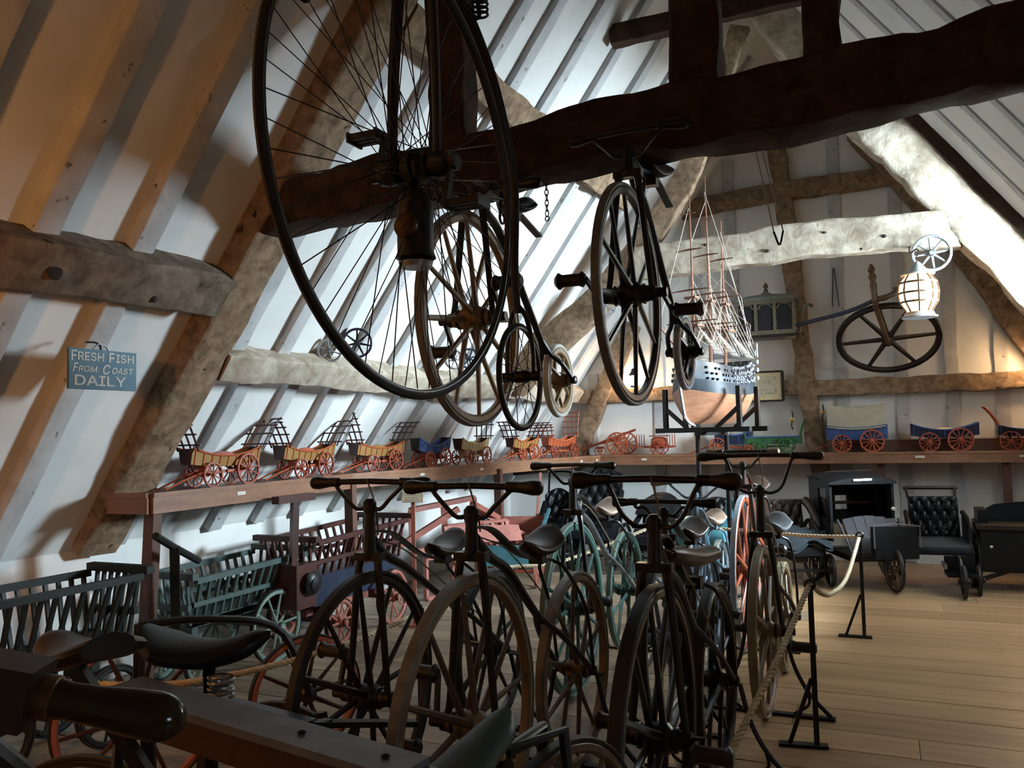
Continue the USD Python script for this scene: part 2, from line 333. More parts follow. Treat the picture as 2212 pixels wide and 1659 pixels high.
for i, y in enumerate((4.28, 4.72, 5.08, 5.60, 6.15, 6.75, 7.3, 8.35, 8.85, 9.4)): rafter(ceiling_left, -1, y, 2.0, 5.4, .105, .05, seed=i + 20, skew=.04)
for i, y in enumerate((3.84, 4.20, 4.68, 5.15, 5.62, 6.15, 6.62, 7.30, 8.3, 8.75, 9.2, 9.7)): rafter(ceiling_left, -1, y, .88, 1.95, .12, .06, seed=i + 40, off=.12)
rafter(ceiling_left, -1, 3.83, 1.95, 3.6, .12, .08, seed=77)
for i, y in enumerate((0.8, 1.4, 2.0, 2.8, 4.3, 4.85, 5.35, 5.85, 6.35, 6.9, 8.24, 9.02, 9.6)): rafter(ceiling_right, 1, y, .25 if not 6.2 < y < 7.4 else 2.92, 5.4, .10, .014, seed=i + 60)
# studs of the far gable
for i, x in enumerate((-3.4, -2.55, -2.05, -1.63, -.47, .14, .62, 1.08, 1.6)):
    zt = ZA - abs(x + .935) * K - .1
    mb = timber([(x, YF - .004, .02), (x + .02, YF - .004, zt)], .13, .04, up=(0, 1, 0), jit=.007, seed=i + 90, n=30)
    usdkit.mesh(stage, numbered(wall_back, 'stud'), mb.mesh(), M['limewash'], smooth=40)

# the big timbers
def beam(name, path, w, h, mt, label, cat='beam', up=(0, 0, 1), jit=.014, seed=0, n=30, taper=1., wane=.15):
    return one(name, timber(path, w, h, up, jit, seed, n, wane, taper), mt, label, cat)
def inner(z, y, side=-1, off=0.12):
    nv = np.array([-K, 0, 1.]) if side < 0 else np.array([K, 0, 1.]); nv /= np.linalg.norm(nv)
    return np.array([xl(z) if side < 0 else xr(z), y, z]) + nv * off
beam('tie_beam', [(-3.15, 3.58, 2.715), (-2.4, 3.58, 2.765), (-1.7, 3.58, 2.79), (-1.1, 3.58, 2.845), (-.4, 3.58, 2.83), (.3, 3.58, 2.875), (1.35, 3.58, 2.90)], .25, .245, 'oak_dark', 'massive dark crooked tie beam crossing the whole picture overhead', n=70, jit=.028, taper=1.14, seed=3)
beam('principal_rafter', [inner(.8, 3.58, off=.15), inner(1.4, 3.58, off=.11), inner(2.0, 3.58, off=.085), inner(3.4, 3.58, off=.085), inner(5.45, 3.58, off=.085)], .20, .27, 'oak_mid', 'broad brown principal rafter rising from the near shelf end on the left', up=(0, 1, 0), seed=4, n=60, jit=.016)
beam('principal_rafter', [inner(.8, 3.58, 1, .085), inner(3.0, 3.58, 1, .085), inner(5.3, 3.58, 1, .085)], .20, .27, 'oak_mid', 'principal rafter on the right end of the dark tie beam', up=(0, 1, 0), seed=5, n=50)
beam('queen_post', [(-1.895, 3.58, 2.9), (-1.91, 3.58, 4.15)], .20, .17, 'oak_dark', 'dark upright post on the tie beam behind the high wheel bicycle', 'post', up=(0, 1, 0), seed=6)
beam('queen_post', [(-.69, 3.58, 2.93), (-.70, 3.58, 5.2)], .205, .2, 'oak_dark', 'widest dark upright post on the tie beam, over the ship', 'post', up=(0, 1, 0), seed=7)
beam('queen_post', [(-.18, 3.58, 2.98), (-.18, 3.58, 4.4)], .14, .15, 'oak_dark', 'narrow dark upright post on the tie beam, rightmost of the three', 'post', up=(0, 1, 0), seed=8)
beam('collar_beam', [(-1.80, 6.0, 4.50), (-.1, 6.0, 4.52)], .12, .15, 'oak_dark', 'short dark collar high up left of the widest post', seed=9)
beam('purlin', [inner(3.70, 3.72, off=.06), inner(3.70, 5.5, off=.04), inner(3.72, 7.8, off=.06)], .17, .20, 'oak_mid', 'brown upper purlin on the left slope, running behind the high wheel', up=(.6, 0, .8), seed=10, n=50, jit=.02)
beam('purlin', [inner(1.92, 3.72, off=.06), inner(1.92, 5.6, off=.05), inner(1.93, 7.6, off=.05), inner(1.93, 9.95, off=.06)], .16, .185, 'oak_pale', 'pale lower purlin above the model wagons on the left slope', up=(.6, 0, .8), seed=11, n=70, jit=.022)
np_ = T('purlin', 'weathered grey purlin with knot holes and a broken end, above the blue sign', 'beam')
np_.p('timber', timber([inner(2.2, -.2, off=.05), inner(2.24, 1.6, off=.05), inner(2.27, 2.6, off=.05), inner(2.28, 3.22, off=.05), inner(2.27, 3.42, off=.06)], .20, .235, (.6, 0, .8), .014, 12, 60), 'oak_grey')
for yk, zk, rk in ((2.42, 2.27, .048), (2.98, 2.225, .022)):
    c = inner(zk, yk, off=-.045); np_.p('knot', Mb().ell(c, (.012, rk * .8, rk), 7), 'joint', label='dark knot hole')
# second truss
Y2 = 7.86
beam('cruck_blade', [(-3.55, Y2, 2.02), (-3.16, Y2, 2.33), (-2.5, Y2, 2.87), (-1.86, Y2, 3.60), (-1.50, Y2, 4.22), (-1.10, Y2, 5.26)], .36, .2, 'oak_mid', 'curved brown blade of the far truss beside the plain white slope', up=(0, 1, 0), seed=13, n=60, jit=.025, taper=.42)
beam('principal_rafter', [(1.75, Y2, 1.75), (1.06, Y2, 2.72), (.40, Y2, 3.62), (-.10, Y2, 4.28), (-.53, Y2, 4.92), (-.85, Y2, 5.4)], .40, .24, 'oak_pale', 'sunlit whitish knotty rafter of the far truss on the right', up=(0, 1, 0), seed=14, n=70, jit=.035)
cb = beam('collar_beam', [(-2.2, Y2 - .02, 3.10), (-1.2, Y2 - .02, 3.13), (-.4, Y2 - .02, 3.15), (.62, Y2 - .02, 3.11)], .2, .31, 'oak_pale', 'pale limewashed collar beam carrying the lit lantern', seed=15, n=60, jit=.022)
for x, z, k in ((.035, 3.10, .02), (-.15, 3.01, .016), (-.93, 3.08, .02), (-1.48, 3.20, .018), (-.44, 3.19, .014)):
    usdkit.mesh(stage, numbered(str(cb.GetPath()), 'knot'), Mb().ell((x, 7.738, z), (k, .014, k * .8), 6).mesh(), M['joint'], smooth=40)
# far gable frame
beam('gable_post', [(-.72, 9.92, .95), (-.80, 9.92, 1.6), (-.93, 9.92, 3.4), (-1.08, 9.92, 5.1)], .19, .16, 'oak_mid', 'tall crooked brown post in the middle of the far gable', 'post', up=(0, 1, 0), seed=16, n=60, jit=.02)
beam('gable_post', [(-3.66, 9.9, 1.05), (-3.25, 9.9, 1.9), (-2.82, 9.9, 2.8)], .2, .16, 'oak_mid', 'leaning brown post beside the small lit lamp on the far gable', 'post', up=(0, 1, 0), seed=17, n=30, jit=.014)
beam('gable_collar', [(-2.25, 9.93, 4.12), (-1.10, 9.93, 4.2)], .13, .2, 'oak_mid', 'upper brown collar of the far gable, left of its middle post', seed=18)
beam('gable_collar', [(-.93, 9.93, 4.2), (.30, 9.93, 4.2)], .13, .2, 'oak_mid', 'upper brown collar of the far gable, right of its middle post', seed=19)
beam('gable_rail', [(-3.55, 9.92, 1.92), (-2.4, 9.92, 1.93), (-.92, 9.92, 1.93)], .14, .17, 'oak_mid', 'brown rail of the far gable behind the ship model', seed=20, n=40)
beam('gable_rail', [(-.74, 9.92, 1.92), (.2, 9.92, 1.91), (.9, 9.92, 1.92), (1.75, 9.92, 1.92)], .14, .18, 'oak_mid', 'waney brown rail under the big black wheel on the far gable', seed=21, n=50, jit=.022)
beam('gable_rafter', [(1.95, 9.9, 1.1), (1.31, 9.9, 2.32), (.72, 9.9, 3.39), (-.2, 9.9, 4.75)], .2, .17, 'oak_mid', 'brown rafter of the far gable at the right edge of the picture', up=(0, 1, 0), seed=22, n=50)
beam('jamb_rafter', [np.array([xr(2.78, .12), 7.36, 2.78]), np.array([xr(4.25, .12), 7.38, 4.25])], .10, .07, 'oak_dark', 'dark rafter edging the lit recess on the right slope', up=(0, 1, 0), seed=23)

# ------------------------------------------------------------------ wheels
def rim_sec(r, w, t):      # rounded rectangular section: outer radius r, width w (along the axle), thickness t
    c = min(w, t) * .25
    return [(r - t, -w / 2 + c), (r - t, w / 2 - c), (r - t + c, w / 2), (r - c, w / 2), (r, w / 2 - c), (r, -w / 2 + c), (r - c, -w / 2), (r - t + c, -w / 2)]
def wheel(t, c, R, axis=(0, 1, 0), n=12, rim=('wood_brown', .032, .04), tyre=('tyre', .034, .014), spoke=('wood_brown', .026, .018), hub=('wood_brown', .055, .16), cap='iron', seg=52, dish=0.02, phase=0.1, wire=False, parent=None, name='wheel'):
    """rim as the part, tyre, hub and each spoke as its sub-parts"""
    c = np.asarray(c, float); ax = nrm(axis); a, b = frame(ax, (0.02, 1, 0.3) if abs(ax[1]) < .9 else (0, 0, 1))
    tw, tt = (tyre[1], tyre[2]) if tyre else (0, 0)
    W = t.p(name, Mb().ring(c, ax, rim_sec(R - tt * .8, rim[1], rim[2]), seg), rim[0])
    if tyre:
        if wire: sec = [(R - tw / 2 + tw / 2 * math.cos(q), tw / 2 * math.sin(q)) for q in np.arange(8) * PI / 4]
        else: sec = rim_sec(R, tw, tt)
        t.p('tyre', Mb().ring(c, ax, sec[::-1] if wire else sec, seg), tyre[0], W)
    hr, hw = hub[1], hub[2]
    t.p('hub', Mb().lathe(c - ax * hw / 2, ax, [(0, hr * .45), (.0, hr * .62), (hw * .2, hr * .7), (hw * .3, hr), (hw * .7, hr), (hw * .8, hr * .7), (hw, hr * .62), (hw, hr * .45)], 14), hub[0], W)
    for sg_ in (-1, 1): t.p('hub_band', Mb().ring(c + ax * hw * .36 * sg_, ax, rim_sec(hr * .82, .012, hr * .3), 14), cap, W)
    for i in range(n):
        x = phase + 2 * PI * i / n; d = a * math.cos(x) + b * math.sin(x); sd = dish * (1 if i % 2 else -1)
        if wire:
            tang = (-a * math.sin(x) + b * math.cos(x)) * hr * .8 * (1 if (i // 2) % 2 else -1)
            p = c + ax * sd + tang; q = c + d * (R - tw - rim[2] * .5)
            m = Mb().tube([p, q], spoke[1] / 2, 4)
        else:
            p = c + d * hr * .8 + ax * sd; q = c + d * (R - tt - rim[2] * .7)
            m = Mb().tube([p, p * .55 + q * .45, q], [spoke[1] * .62, spoke[1] * .52, spoke[1] * .40], 6, flat=.75, up=ax)
        t.p('spoke', m, spoke[0], W)
    return W
def simple_wheel(t, c, R, axis, m, n=10, w=.012, name='wheel', hubm=None, hubr=None, th=None):
    """a model's wheel, a few pixels across: rim with its spokes, and the hub"""
    c = np.asarray(c, float); ax = nrm(axis); a, b = frame(ax, (0.02, 1, 0.3) if abs(ax[1]) < .9 else (0, 0, 1)); th = th or R * .13
    M_ = Mb().ring(c, ax, [(R - th, -w / 2), (R - th, w / 2), (R, w / 2), (R, -w / 2)], 28)
    for i in range(n):
        x = 2 * PI * i / n + .2; d = a * math.cos(x) + b * math.sin(x); M_.bar(c + d * R * .1, c + d * (R - th * .6), R * .075, R * .085, up=ax)
    W = t.p(name, M_, m, smooth=30)
    t.p('hub', Mb().lathe(c - ax * w * 1.3, ax, [(0, R * .09), (w * .6, R * .16), (w * 2, R * .16), (w * 2.6, R * .09)], 8), hubm or m, W)
    return W

# ------------------------------------------------------------------ bone-shakers
def saddle_mesh(c, L, w, h=.05, dip=.03):
    S = []
    for i in range(19):
        u = i / 18.; ww = w * (.52 - .38 * u ** 1.1) * (1 - .55 * max(0, .16 - u) / .16) + .006; e_ = 1 - .85 * max(0, (u - .82) / .18) ** 2.2; ww *= e_; hh = h * max(e_, .3); zz = dip * (2 * u - 1.1) ** 2 * 1.6
        S.append([(c[0] - L / 2 + L * u, c[1] + ww * math.cos(x), c[2] + zz + hh * .5 * math.sin(x) * (1 if math.sin(x) > 0 else (.55 + .6 * abs(math.cos(x))))) for x in np.arange(14) * 2 * PI / 14])
    return Mb().loft(S)
def grip(p, q, r, bulb_=1.25):
    d = np.asarray(q, float) - p; L = np.linalg.norm(d)
    return Mb().lathe(p, d, [(0, r * .7), (L * .03, r * .85), (L * .1, r * .8), (L * .35, r * .92), (L * .7, r * bulb_), (L * .9, r * bulb_ * .95), (L * .97, r * bulb_ * .7), (L, r * bulb_ * .3)], 14)
def boneshaker(name, label, x, yf, L, rf, rr, rz=-PI / 2, z0=0., fr='iron', rim='wood_brown', tyre='tyre', spoke='wood_brown', gripm='grip_black', sad='leather_brown', hb=None, hw=.31, pedal=.6, twine=True, fr2=None, n=(12, 10), group=None, sadL=.26, drop=.07, tw=1., bulb_=1.25, sadlow=.14, steer=0., rtyre=None, dzr=0., sx=-.62):
    """local frame: front hub over the origin, x forward, wheels in the xz plane"""
    t = T(name, label, "bicycle", (x, yf, z0), rz, "velocipedes standing on the floor" if z0 < .1 else "velocipedes hung from the tie beam"); fr2 = fr2 or fr
    hb = hb or 2 * rf + .30; zr = rr + dzr
    kw = dict(rim=(rim, .034 * tw, .036), tyre=(tyre, .036 * tw, .016), spoke=(spoke, .026, .018))
    wheel(t, (0, 0, rf), rf, n=n[0], hub=(rim, .052, .17), **kw)
    if rtyre: kw['tyre'] = (rtyre, .036 * tw, .022)
    wheel(t, (-L, 0, zr), rr, n=n[1], hub=(rim, .045, .14), phase=.3, **kw)
    crown = 2 * rf + .055; post = hb - drop
    m = Mb()
    for s in (-1, 1):
        m.tube(spline([(.0, s * .095, rf), (-.012, s * .08, rf + .12), (-.02, s * .048, crown - .06), (-.03, s * .03, crown)], 10), [.014, .013, .013, .014, .014, .015, .016, .016, .017, .018], 8)
        m.lathe((0, s * .07, rf), (0, s, 0), [(0, .03), (.04, .03), (.045, .02)], 12)
    m.bar((-.03, -.06, crown), (-.03, .06, crown), .045, .03)
    t.p('fork', m, fr)
    t.p('head_tube', Mb().lathe((-.03, 0, crown - .01), (-.02, 0, 1), [(0, .03), (.02, .033), (.03, .025), (post - crown - .05, .021), (post - crown - .03, .027), (post - crown, .027), (post - crown + .015, .014)], 14), fr)
    # handlebar: straight bar with two swan-neck stays
    hx = -.035
    cs, sn = math.cos(steer), math.sin(steer)
    H = lambda a, b, c: (hx + a * cs - b * sn, a * sn + b * cs, c)
    m = Mb().tube([H(0, -hw * .72, hb), H(0, 0, hb + .004), H(0, hw * .72, hb)], .012, 9)
    B = t.p('handlebar', m, fr)
    for s in (-1, 1):
        t.p('stay', Mb().tube(spline([H(0, s * .012, post - .03), H(.01, s * hw * .2, post - .035), H(.015, s * hw * .36, post + .005), H(.01, s * hw * .5, hb - .03), H(0, s * hw * .58, hb - .008)], 14), .0085, 7), fr, B)
        t.p('collar', Mb().lathe(H(0, s * hw * .5, hb), (-sn * s, cs * s, 0), [(0, .014), (.005, .019), (.045, .019), (.05, .014)], 12), fr, B)
        t.p('grip', grip(np.array(H(0, s * hw * .54, hb)), np.array(H(0, s * hw, hb - .004)), .021, bulb_), gripm, B)
    # backbone, hugging the front wheel and running down to the rear fork
    g = rf + .075
    g = rf + .06; ed = nrm((.80, 0, .60)); E = np.array((-L, 0, zr)) + ed * rr * 1.13; d_ = .4
    bx = [(-.05, 0, crown + .06)] + [(-g * math.cos(q), 0, rf + g * math.sin(q)) for q in (1.28, .98)]
    mid = (np.array(bx[-1]) + E) / 2; h_ = np.array((0, 0, rf)); k_ = np.linalg.norm(mid - h_)
    if k_ < g: mid = h_ + (mid - h_) * g / k_
    bx += [tuple(mid), tuple(E)]
    path = spline(bx, 26)
    t.p('backbone', Mb().tube(path, np.linspace(.024, .017, 26), 9, flat=.85), fr2)
    m = Mb(); e = path[-1]
    for s in (-1, 1): m.tube(spline([path[-3], e + (-.01, s * .025, -.008), e * .6 + np.array((-L, 0, zr)) * .4 + (0, s * .06, 0), (-L, s * .08, zr)], 10), .0125, 7).lathe((-L, s * .06, zr), (0, s, 0), [(0, .022), (.035, .022), (.04, .012)], 10)
    t.p('rear_fork', m, fr2)
    # spring, saddle and its stays
    zs = crown + .06 - sadlow
    sp = spline([(-.04, 0, crown + .10), (-.2, 0, crown + .07), (-.45, 0, zs + .025), (-.76, 0, zs - .04)], 20)
    t.p('leaf_spring', Mb().loft([[q + (0, a * .018, b * .005) for a, b in ((-1, -1), (1, -1), (1, 1), (-1, 1))] for q in sp]), fr)
    m = Mb(); st_ = z0 < .1
    for s in (-1, 1) if st_ else (): m.tube(spline([(-.74, s * .02, zs - .04), (-.78, s * .06, zs - .08), (-L * .93, s * .085, (zs + zr) * .5), (-L, s * .085, zr)], 10), .008, 6)
    if st_: t.p('saddle_stay', m, fr)
    S = t.p('saddle', saddle_mesh((sx, 0, zs + .02), sadL, .19, dip=.036) if sadL < .4 else Mb().tube(spline([(-.20 - sadL, 0, crown - .085), (-.60, 0, crown - .05), (-.20, 0, crown + .02)], 16), [.035, .055] + [.06] * 12 + [.055, .035], 12, flat=.6), sad, smooth=60)
    t.p('saddle_clip', Mb().box((sx, 0, zs - .01), (.05, .06, .045)), fr, S)
    # cranks and pedals
    for s in (-1, 1):
        a = pedal if s > 0 else pedal + PI; e = np.array([.155 * math.cos(a), s * .14, rf + .155 * math.sin(a)])
        C = t.p('crank', Mb().bar((0, s * .135, rf), e, .02, .014, up=(0, 1, 0)).lathe((0, s * .10, rf), (0, s, 0), [(0, .02), (.055, .02)], 10), fr)
        t.p('pedal', Mb().lathe(e, (0, s, 0), [(0, .018), (.015, .034), (.03, .026), (.10, .026), (.115, .036), (.13, .02)], 10), 'wood_dark', C)
    if twine:
        t.p('brake_cord', Mb().tube(spline([H(.02, .0, hb + .012), (-.06, .012, hb - .1), (-.075, .012, crown + .08)], 8), .0035, 5).tube(spline([(-.08, .01, crown + .06), (-.3, .03, crown - .03), (-L * .8, .04, rr * 1.55)], 8), .003, 5), 'twine')
    return t
boneshaker('velocipede', 'dark wooden-wheeled velocipede, leftmost of the front row, black grips', -1.91, 2.79, 1.12, .483, .40, gripm='grip_black', rim='wood_dark', spoke='wood_dark', sad='leather_brown', hb=1.315, hw=.275, pedal=-1.2, tyre='tyre', steer=.05)
boneshaker('velocipede', 'brown velocipede in the middle of the front row, worn tan spokes and pale tyre', -1.34, 2.57, 1.03, .510, .43, rim='wood_tan', spoke='wood_brown', tyre='tyre_grey', fr='iron_brown', gripm='wood_dark', sad='leather_brown', hb=1.315, hw=.27, pedal=-1.4, tw=1.15, steer=.0)
boneshaker('velocipede', 'black velocipede with bulbous grips and a long flat saddle, right of the front row', -.735, 2.73, .99, .492, .41, rim='grip_black', spoke='grip_black', tyre='tyre', gripm='wood_dark', sad='wood_dark', hb=1.33, hw=.30, pedal=.15, tw=1.25, sadL=.80, sadlow=.20, drop=.12, bulb_=1.5, steer=-.08, twine=True)
boneshaker('velocipede', 'green velocipede with pale lined wheels in the second row', -1.70, 4.57, 1.03, .487, .40, rim='green_cycle', spoke='green_cycle', tyre='sage_line', fr='iron', fr2='steel', gripm='grip_black', sad='leather_tan', hb=1.30, hw=.265, pedal=.5)
boneshaker('velocipede', 'pale wooden-tyred velocipede beside the rope stanchion, grey worn saddle', -.645, 4.58, .86, .437, .33, rim='wood_tan', spoke='wood_tan', tyre='tyre_bone', fr='wood_dark', gripm='wood_dark', sad='board_grey', hb=1.345, hw=.33, pedal=-.25, sadlow=.12, drop=.16, tw=1.2)
boneshaker('velocipede', 'orange-red velocipede behind the pale-tyred one', -.93, 5.85, .9, .52, .40, rim='orange', spoke='orange', tyre='hull_white', fr='wood_dark', fr2='red', gripm='wood_brown', sad='leather_brown', hb=1.33, hw=.25, pedal=1.8, twine=False)
boneshaker('velocipede', 'blue-black velocipede with slim pear-shaped grips in the middle of the second row', -1.06, 4.15, 1.0, .45, .38, rim='blue_pale', spoke='blue_pale', tyre='tyre', fr='iron', gripm='grip_black', sad='leather_brown', hb=1.13, hw=.27, pedal=1.1, twine=False, drop=.03)
boneshaker('velocipede', 'pale blue velocipede with tan handle grips, furthest of the floor rows', -1.235, 5.72, .82, .40, .32, rim='blue_pale', spoke='blue_pale', tyre='tyre_grey', fr='blue_pale', fr2='teal', gripm='wood_tan', sad='leather_tan', hb=1.13, hw=.31, pedal=.9, twine=False)
# hung from the tie beam
boneshaker('velocipede', 'brown wooden-spoked velocipede hung from the tie beam behind the high wheel', -1.57, 3.10, .985, .452, .194, z0=1.98 - .452, rim='wood_gold', spoke='wood_gold', tyre='tyre_grey', rtyre='tyre_white', dzr=.045, sx=-.44, sadlow=.02, fr='iron', gripm='grip_black', sad='leather_black', hb=2 * .452 + .10, hw=.31, pedal=.9, drop=-.02, twine=False, tw=.9, n=(12, 8))
boneshaker('velocipede', 'black velocipede with broad spokes hung from the tie beam, in front of the ship', -.945, 3.30, .98, .456, .197, z0=2.053 - .456, rim='wood_dark', spoke='grip_black', tyre='tyre_grey', rtyre='hull_white', dzr=.10, sx=-.40, sadlow=-.02, fr='iron', gripm='grip_black', sad='leather_black', hb=2 * .456 + .24, hw=.26, pedal=PI * 1.12, twine=False, tw=.9, n=(12, 8))
# ties from the hung machines to the beam
for x, y, z, l in ((-1.57, 3.42, 2.66, 'brown'), (-.945, 3.6, 2.70, 'black')):
    one('hanging_strap', Mb().tube([(x, y, z + .02), (x - .01, y, 2.49)], .007, 6).ring((x, y, 2.48), (1, 0, 0), rim_sec(.03, .012, .008), 14), 'iron', f'iron hanging strap between the tie beam and the {l} hung velocipede', 'strap')

# ------------------------------------------------------------------ the high wheel bicycle
def high_wheel():
    t = T('penny_farthing', 'black high wheel bicycle hung overhead, its big wire wheel filling the upper left', 'bicycle', (-1.202, 2.025, 2.258), -PI / 2)
    R = .66
    wheel(t, (0, 0, 0), R, n=60, rim=('iron', .02, .012), tyre=('tyre', .026, .02), spoke=('iron', .0034, 0), hub=('iron', .045, .12), seg=90, dish=.05, wire=True)
    c = (-.722, 0, -.558)
    wheel(t, c, .196, n=20, rim=('iron', .016, .01), tyre=('tyre', .02, .016), spoke=('iron', .003, 0), hub=('iron', .022, .09), seg=44, dish=.03, wire=True)
    m = Mb()
    for s in (-1, 1):
        m.tube(spline([(0, s * .075, 0), (-.01, s * .07, .3), (-.03, s * .045, R + .03), (-.035, s * .02, R + .07)], 14), np.linspace(.011, .018, 14), 8, flat=1.5)
        m.lathe((0, s * .06, 0), (0, s, 0), [(0, .035), (.02, .04), (.05, .035), (.06, .02)], 12)
    t.p('fork', m, 'iron')
    g = R + .055; bp = [(-.02, 0, R + .12)] + [(-g * math.sin(q), 0, g * math.cos(q)) for q in (.25, .55, .85, 1.15, 1.42)] + [(-.69, 0, -.16), (-.705, 0, -.33)]
    P = spline(bp, 34); t.p('backbone', Mb().tube(P, np.linspace(.021, .014, 34), 10), 'iron')
    m = Mb()
    for s in (-1, 1): m.tube(spline([P[-2], (c[0] + .005, s * .03, c[2] + .21), (c[0], s * .05, c[2] + .1), (c[0], s * .052, c[2])], 10), .009, 7).lathe((c[0], s * .045, c[2]), (0, s, 0), [(0, .018), (.03, .018), (.035, .01)], 10)
    t.p('rear_fork', m, 'iron')
    t.p('head', Mb().lathe((-.035, 0, R + .05), (0, 0, 1), [(0, .025), (.03, .03), (.12, .03), (.14, .018)], 12), 'iron')
    m = Mb().tube(spline([(-.02, -.36, R + .02), (0, -.30, R + .1), (-.01, 0, R + .13), (0, .30, R + .1), (-.02, .36, R + .02)], 20), .011, 8)
    B = t.p('handlebar', m, 'iron')
    for s in (-1, 1): t.p('grip', grip(np.array((-.01, s * .33, R + .05)), np.array((-.04, s * .42, R - .05)), .017), 'grip_black', B)
    S = t.p('saddle', saddle_mesh((-.33, 0, R + .065), .28, .2), 'leather_black')
    q = [(-.38 + .03 * math.cos(a), .03 + .03 * math.sin(a), R - .045 + a * .0028) for a in np.linspace(0, 8 * PI, 90)]
    t.p('coil_spring', Mb().tube(q, .0045, 5), 'iron', S)
    t.p('saddle_spring', Mb().tube(spline([(-.14, 0, R + .02), (-.22, 0, R + .07), (-.40, 0, R + .07), (-.40, .02, R - .04), (-.30, 0, R - .03)], 16), .008, 6), 'iron', S)
    for s, a in ((-1, PI * .62), (1, PI * 1.62)):
        e = np.array([.15 * math.cos(a), s * .13, .15 * math.sin(a)])
        C = t.p('crank', Mb().bar((0, s * .12, 0), e, .022, .014, up=(0, 1, 0)).lathe((0, s * .11, 0), (0, s, 0), [(0, .024), (.03, .024)], 10), 'iron')
        m = Mb()
        for k in (-1, 0, 1): m.box(e + (k * .026, s * .065, 0), (.017, .10, .02))
        for k in (.015, .112): m.box(e + (0, s * k, 0), (.075, .008, .03))
        t.p('pedal', m, 'tyre', C)
    return t
high_wheel()
one('hanging_rod', Mb().tube([(-1.20, 2.06, 3.02), (-1.20, 2.06, 5.20)], .006, 6).ring((-1.2, 2.06, 3.0), (1, 0, 0), rim_sec(.04, .012, .008), 14), 'iron', 'thin iron rod that holds the high wheel bicycle up to the roof', 'rod')
hl = T('hub_lamp', 'black hub lamp with a round dark lens hanging inside the big wire wheel', 'lamp', (-1.202, 2.025, 2.258), -PI / 2)
b = hl.p('lamp_body', Mb().lathe((0, 0, -.27), (0, 0, 1), [(0, .04), (.012, .058), (.03, .052), (.16, .052), (.185, .046), (.21, .03), (.215, .01)], 18), 'iron')
hl.p('lens', Mb().lathe((.045, 0, -.175), (1, 0, 0), [(0, .036), (.012, .036), (.02, .025), (.024, .005)], 16), 'brass_dark', b)
hl.p('burner_base', Mb().lathe((0, 0, -.285), (0, 0, 1), [(0, .045), (.016, .05), (.02, .03)], 16), 'steel', b)
hl.p('hanger', Mb().tube([(0, 0, -.06), (0, 0, 0.0)], .012, 8).ring((0, 0, -.0), (0, 1, 0), rim_sec(.056, .02, .008), 20), 'iron')

# ------------------------------------------------------------------ the long shelf with its model wagons
sh = T('shelf', 'long brown wooden shelf along the left slope and the far gable', 'shelf')
FR = [(-3.82, 3.47), (-3.90, 5.5), (-3.62, 7.6), (-3.17, 9.53), (1.75, 9.60)]
ZS = 1.2
def flat(poly, z0, z1):
    from shapely.geometry import Polygon
    m = trimesh.creation.extrude_polygon(Polygon(poly), z1 - z0, engine='earcut'); m.apply_translation((0, 0, z0)); return m
sh.p('board', flat([FR[0], FR[1], FR[2], FR[3], (-4.26, 9.98), (-4.28, 3.47)], ZS - .03, ZS), 'shelf_dark', smooth=False)
sh.p('board', flat([FR[3], FR[4], (1.75, 9.98), (-4.26, 9.98)], ZS - .03, ZS - .0005), 'shelf_dark', smooth=False)
for a, b in zip([(-4.13, 3.46)] + FR[:-1], FR):
    a, b = np.array(a), np.array(b); k = nrm(b - a); nv = np.array([k[1], -k[0]]) * .012
    p, q = np.array([*(a + nv), ZS - .052]), np.array([*(b + nv), ZS - .052])
    F = sh.p('fascia', Mb().bar(p, q, .022, .118), 'shelf_oak', smooth=False)
    sh.p('lip', Mb().bar(p + (nv[0], nv[1], .047), q + (nv[0], nv[1], .047), .012, .026), 'shelf_oak', F, smooth=False)
for x, y, h in ((-3.86, 3.53, 1.14), (-3.9, 5.5, 1.14), (-3.60, 7.6, 1.14), (1.05, 9.66, 1.14), (-.1, 9.7, 1.14)):
    top = np.array((x, y, h)); sh.p('post', Mb().bar((x - (.10 if y < 4 else 0), y + .02, 0), top, .075, .06, up=(0, 1, 0)), 'shelf_dark')
sh.p('back_rail', Mb().box((.6, 9.93, ZS + .06), (2.3, .03, .13)), 'shelf_dark')
def on_front(seg, u, z):
    a, b = np.array(FR[seg]), np.array(FR[seg + 1]); k = nrm(b - a); nv = np.array([k[1], -k[0]]); c = a + (b - a) * u + nv * .0255
    return np.array([*c, z]), np.array([*k, 0]), np.array([*nv, 0])
for seg, u, w in ((0, .36, .075), (0, .93, .05), (1, .42, .06), (1, .86, .05), (2, .30, .045), (2, .78, .045), (2, .95, .03), (3, .112, .06), (3, .505, .055), (3, .70, .085), (3, .885, .055), (3, .30, .05)):
    c, k, nv = on_front(seg, u, ZS - .048)
    C = sh.p('label_card', Mb().bar(c - k * w / 2, c + k * w / 2, .002, .02), 'card')
    sh.p('lettering', Mb().bar(c - k * w * .4 + nv * .0012, c + k * w * .4 + nv * .0012, .0006, .004), 'ink', C)

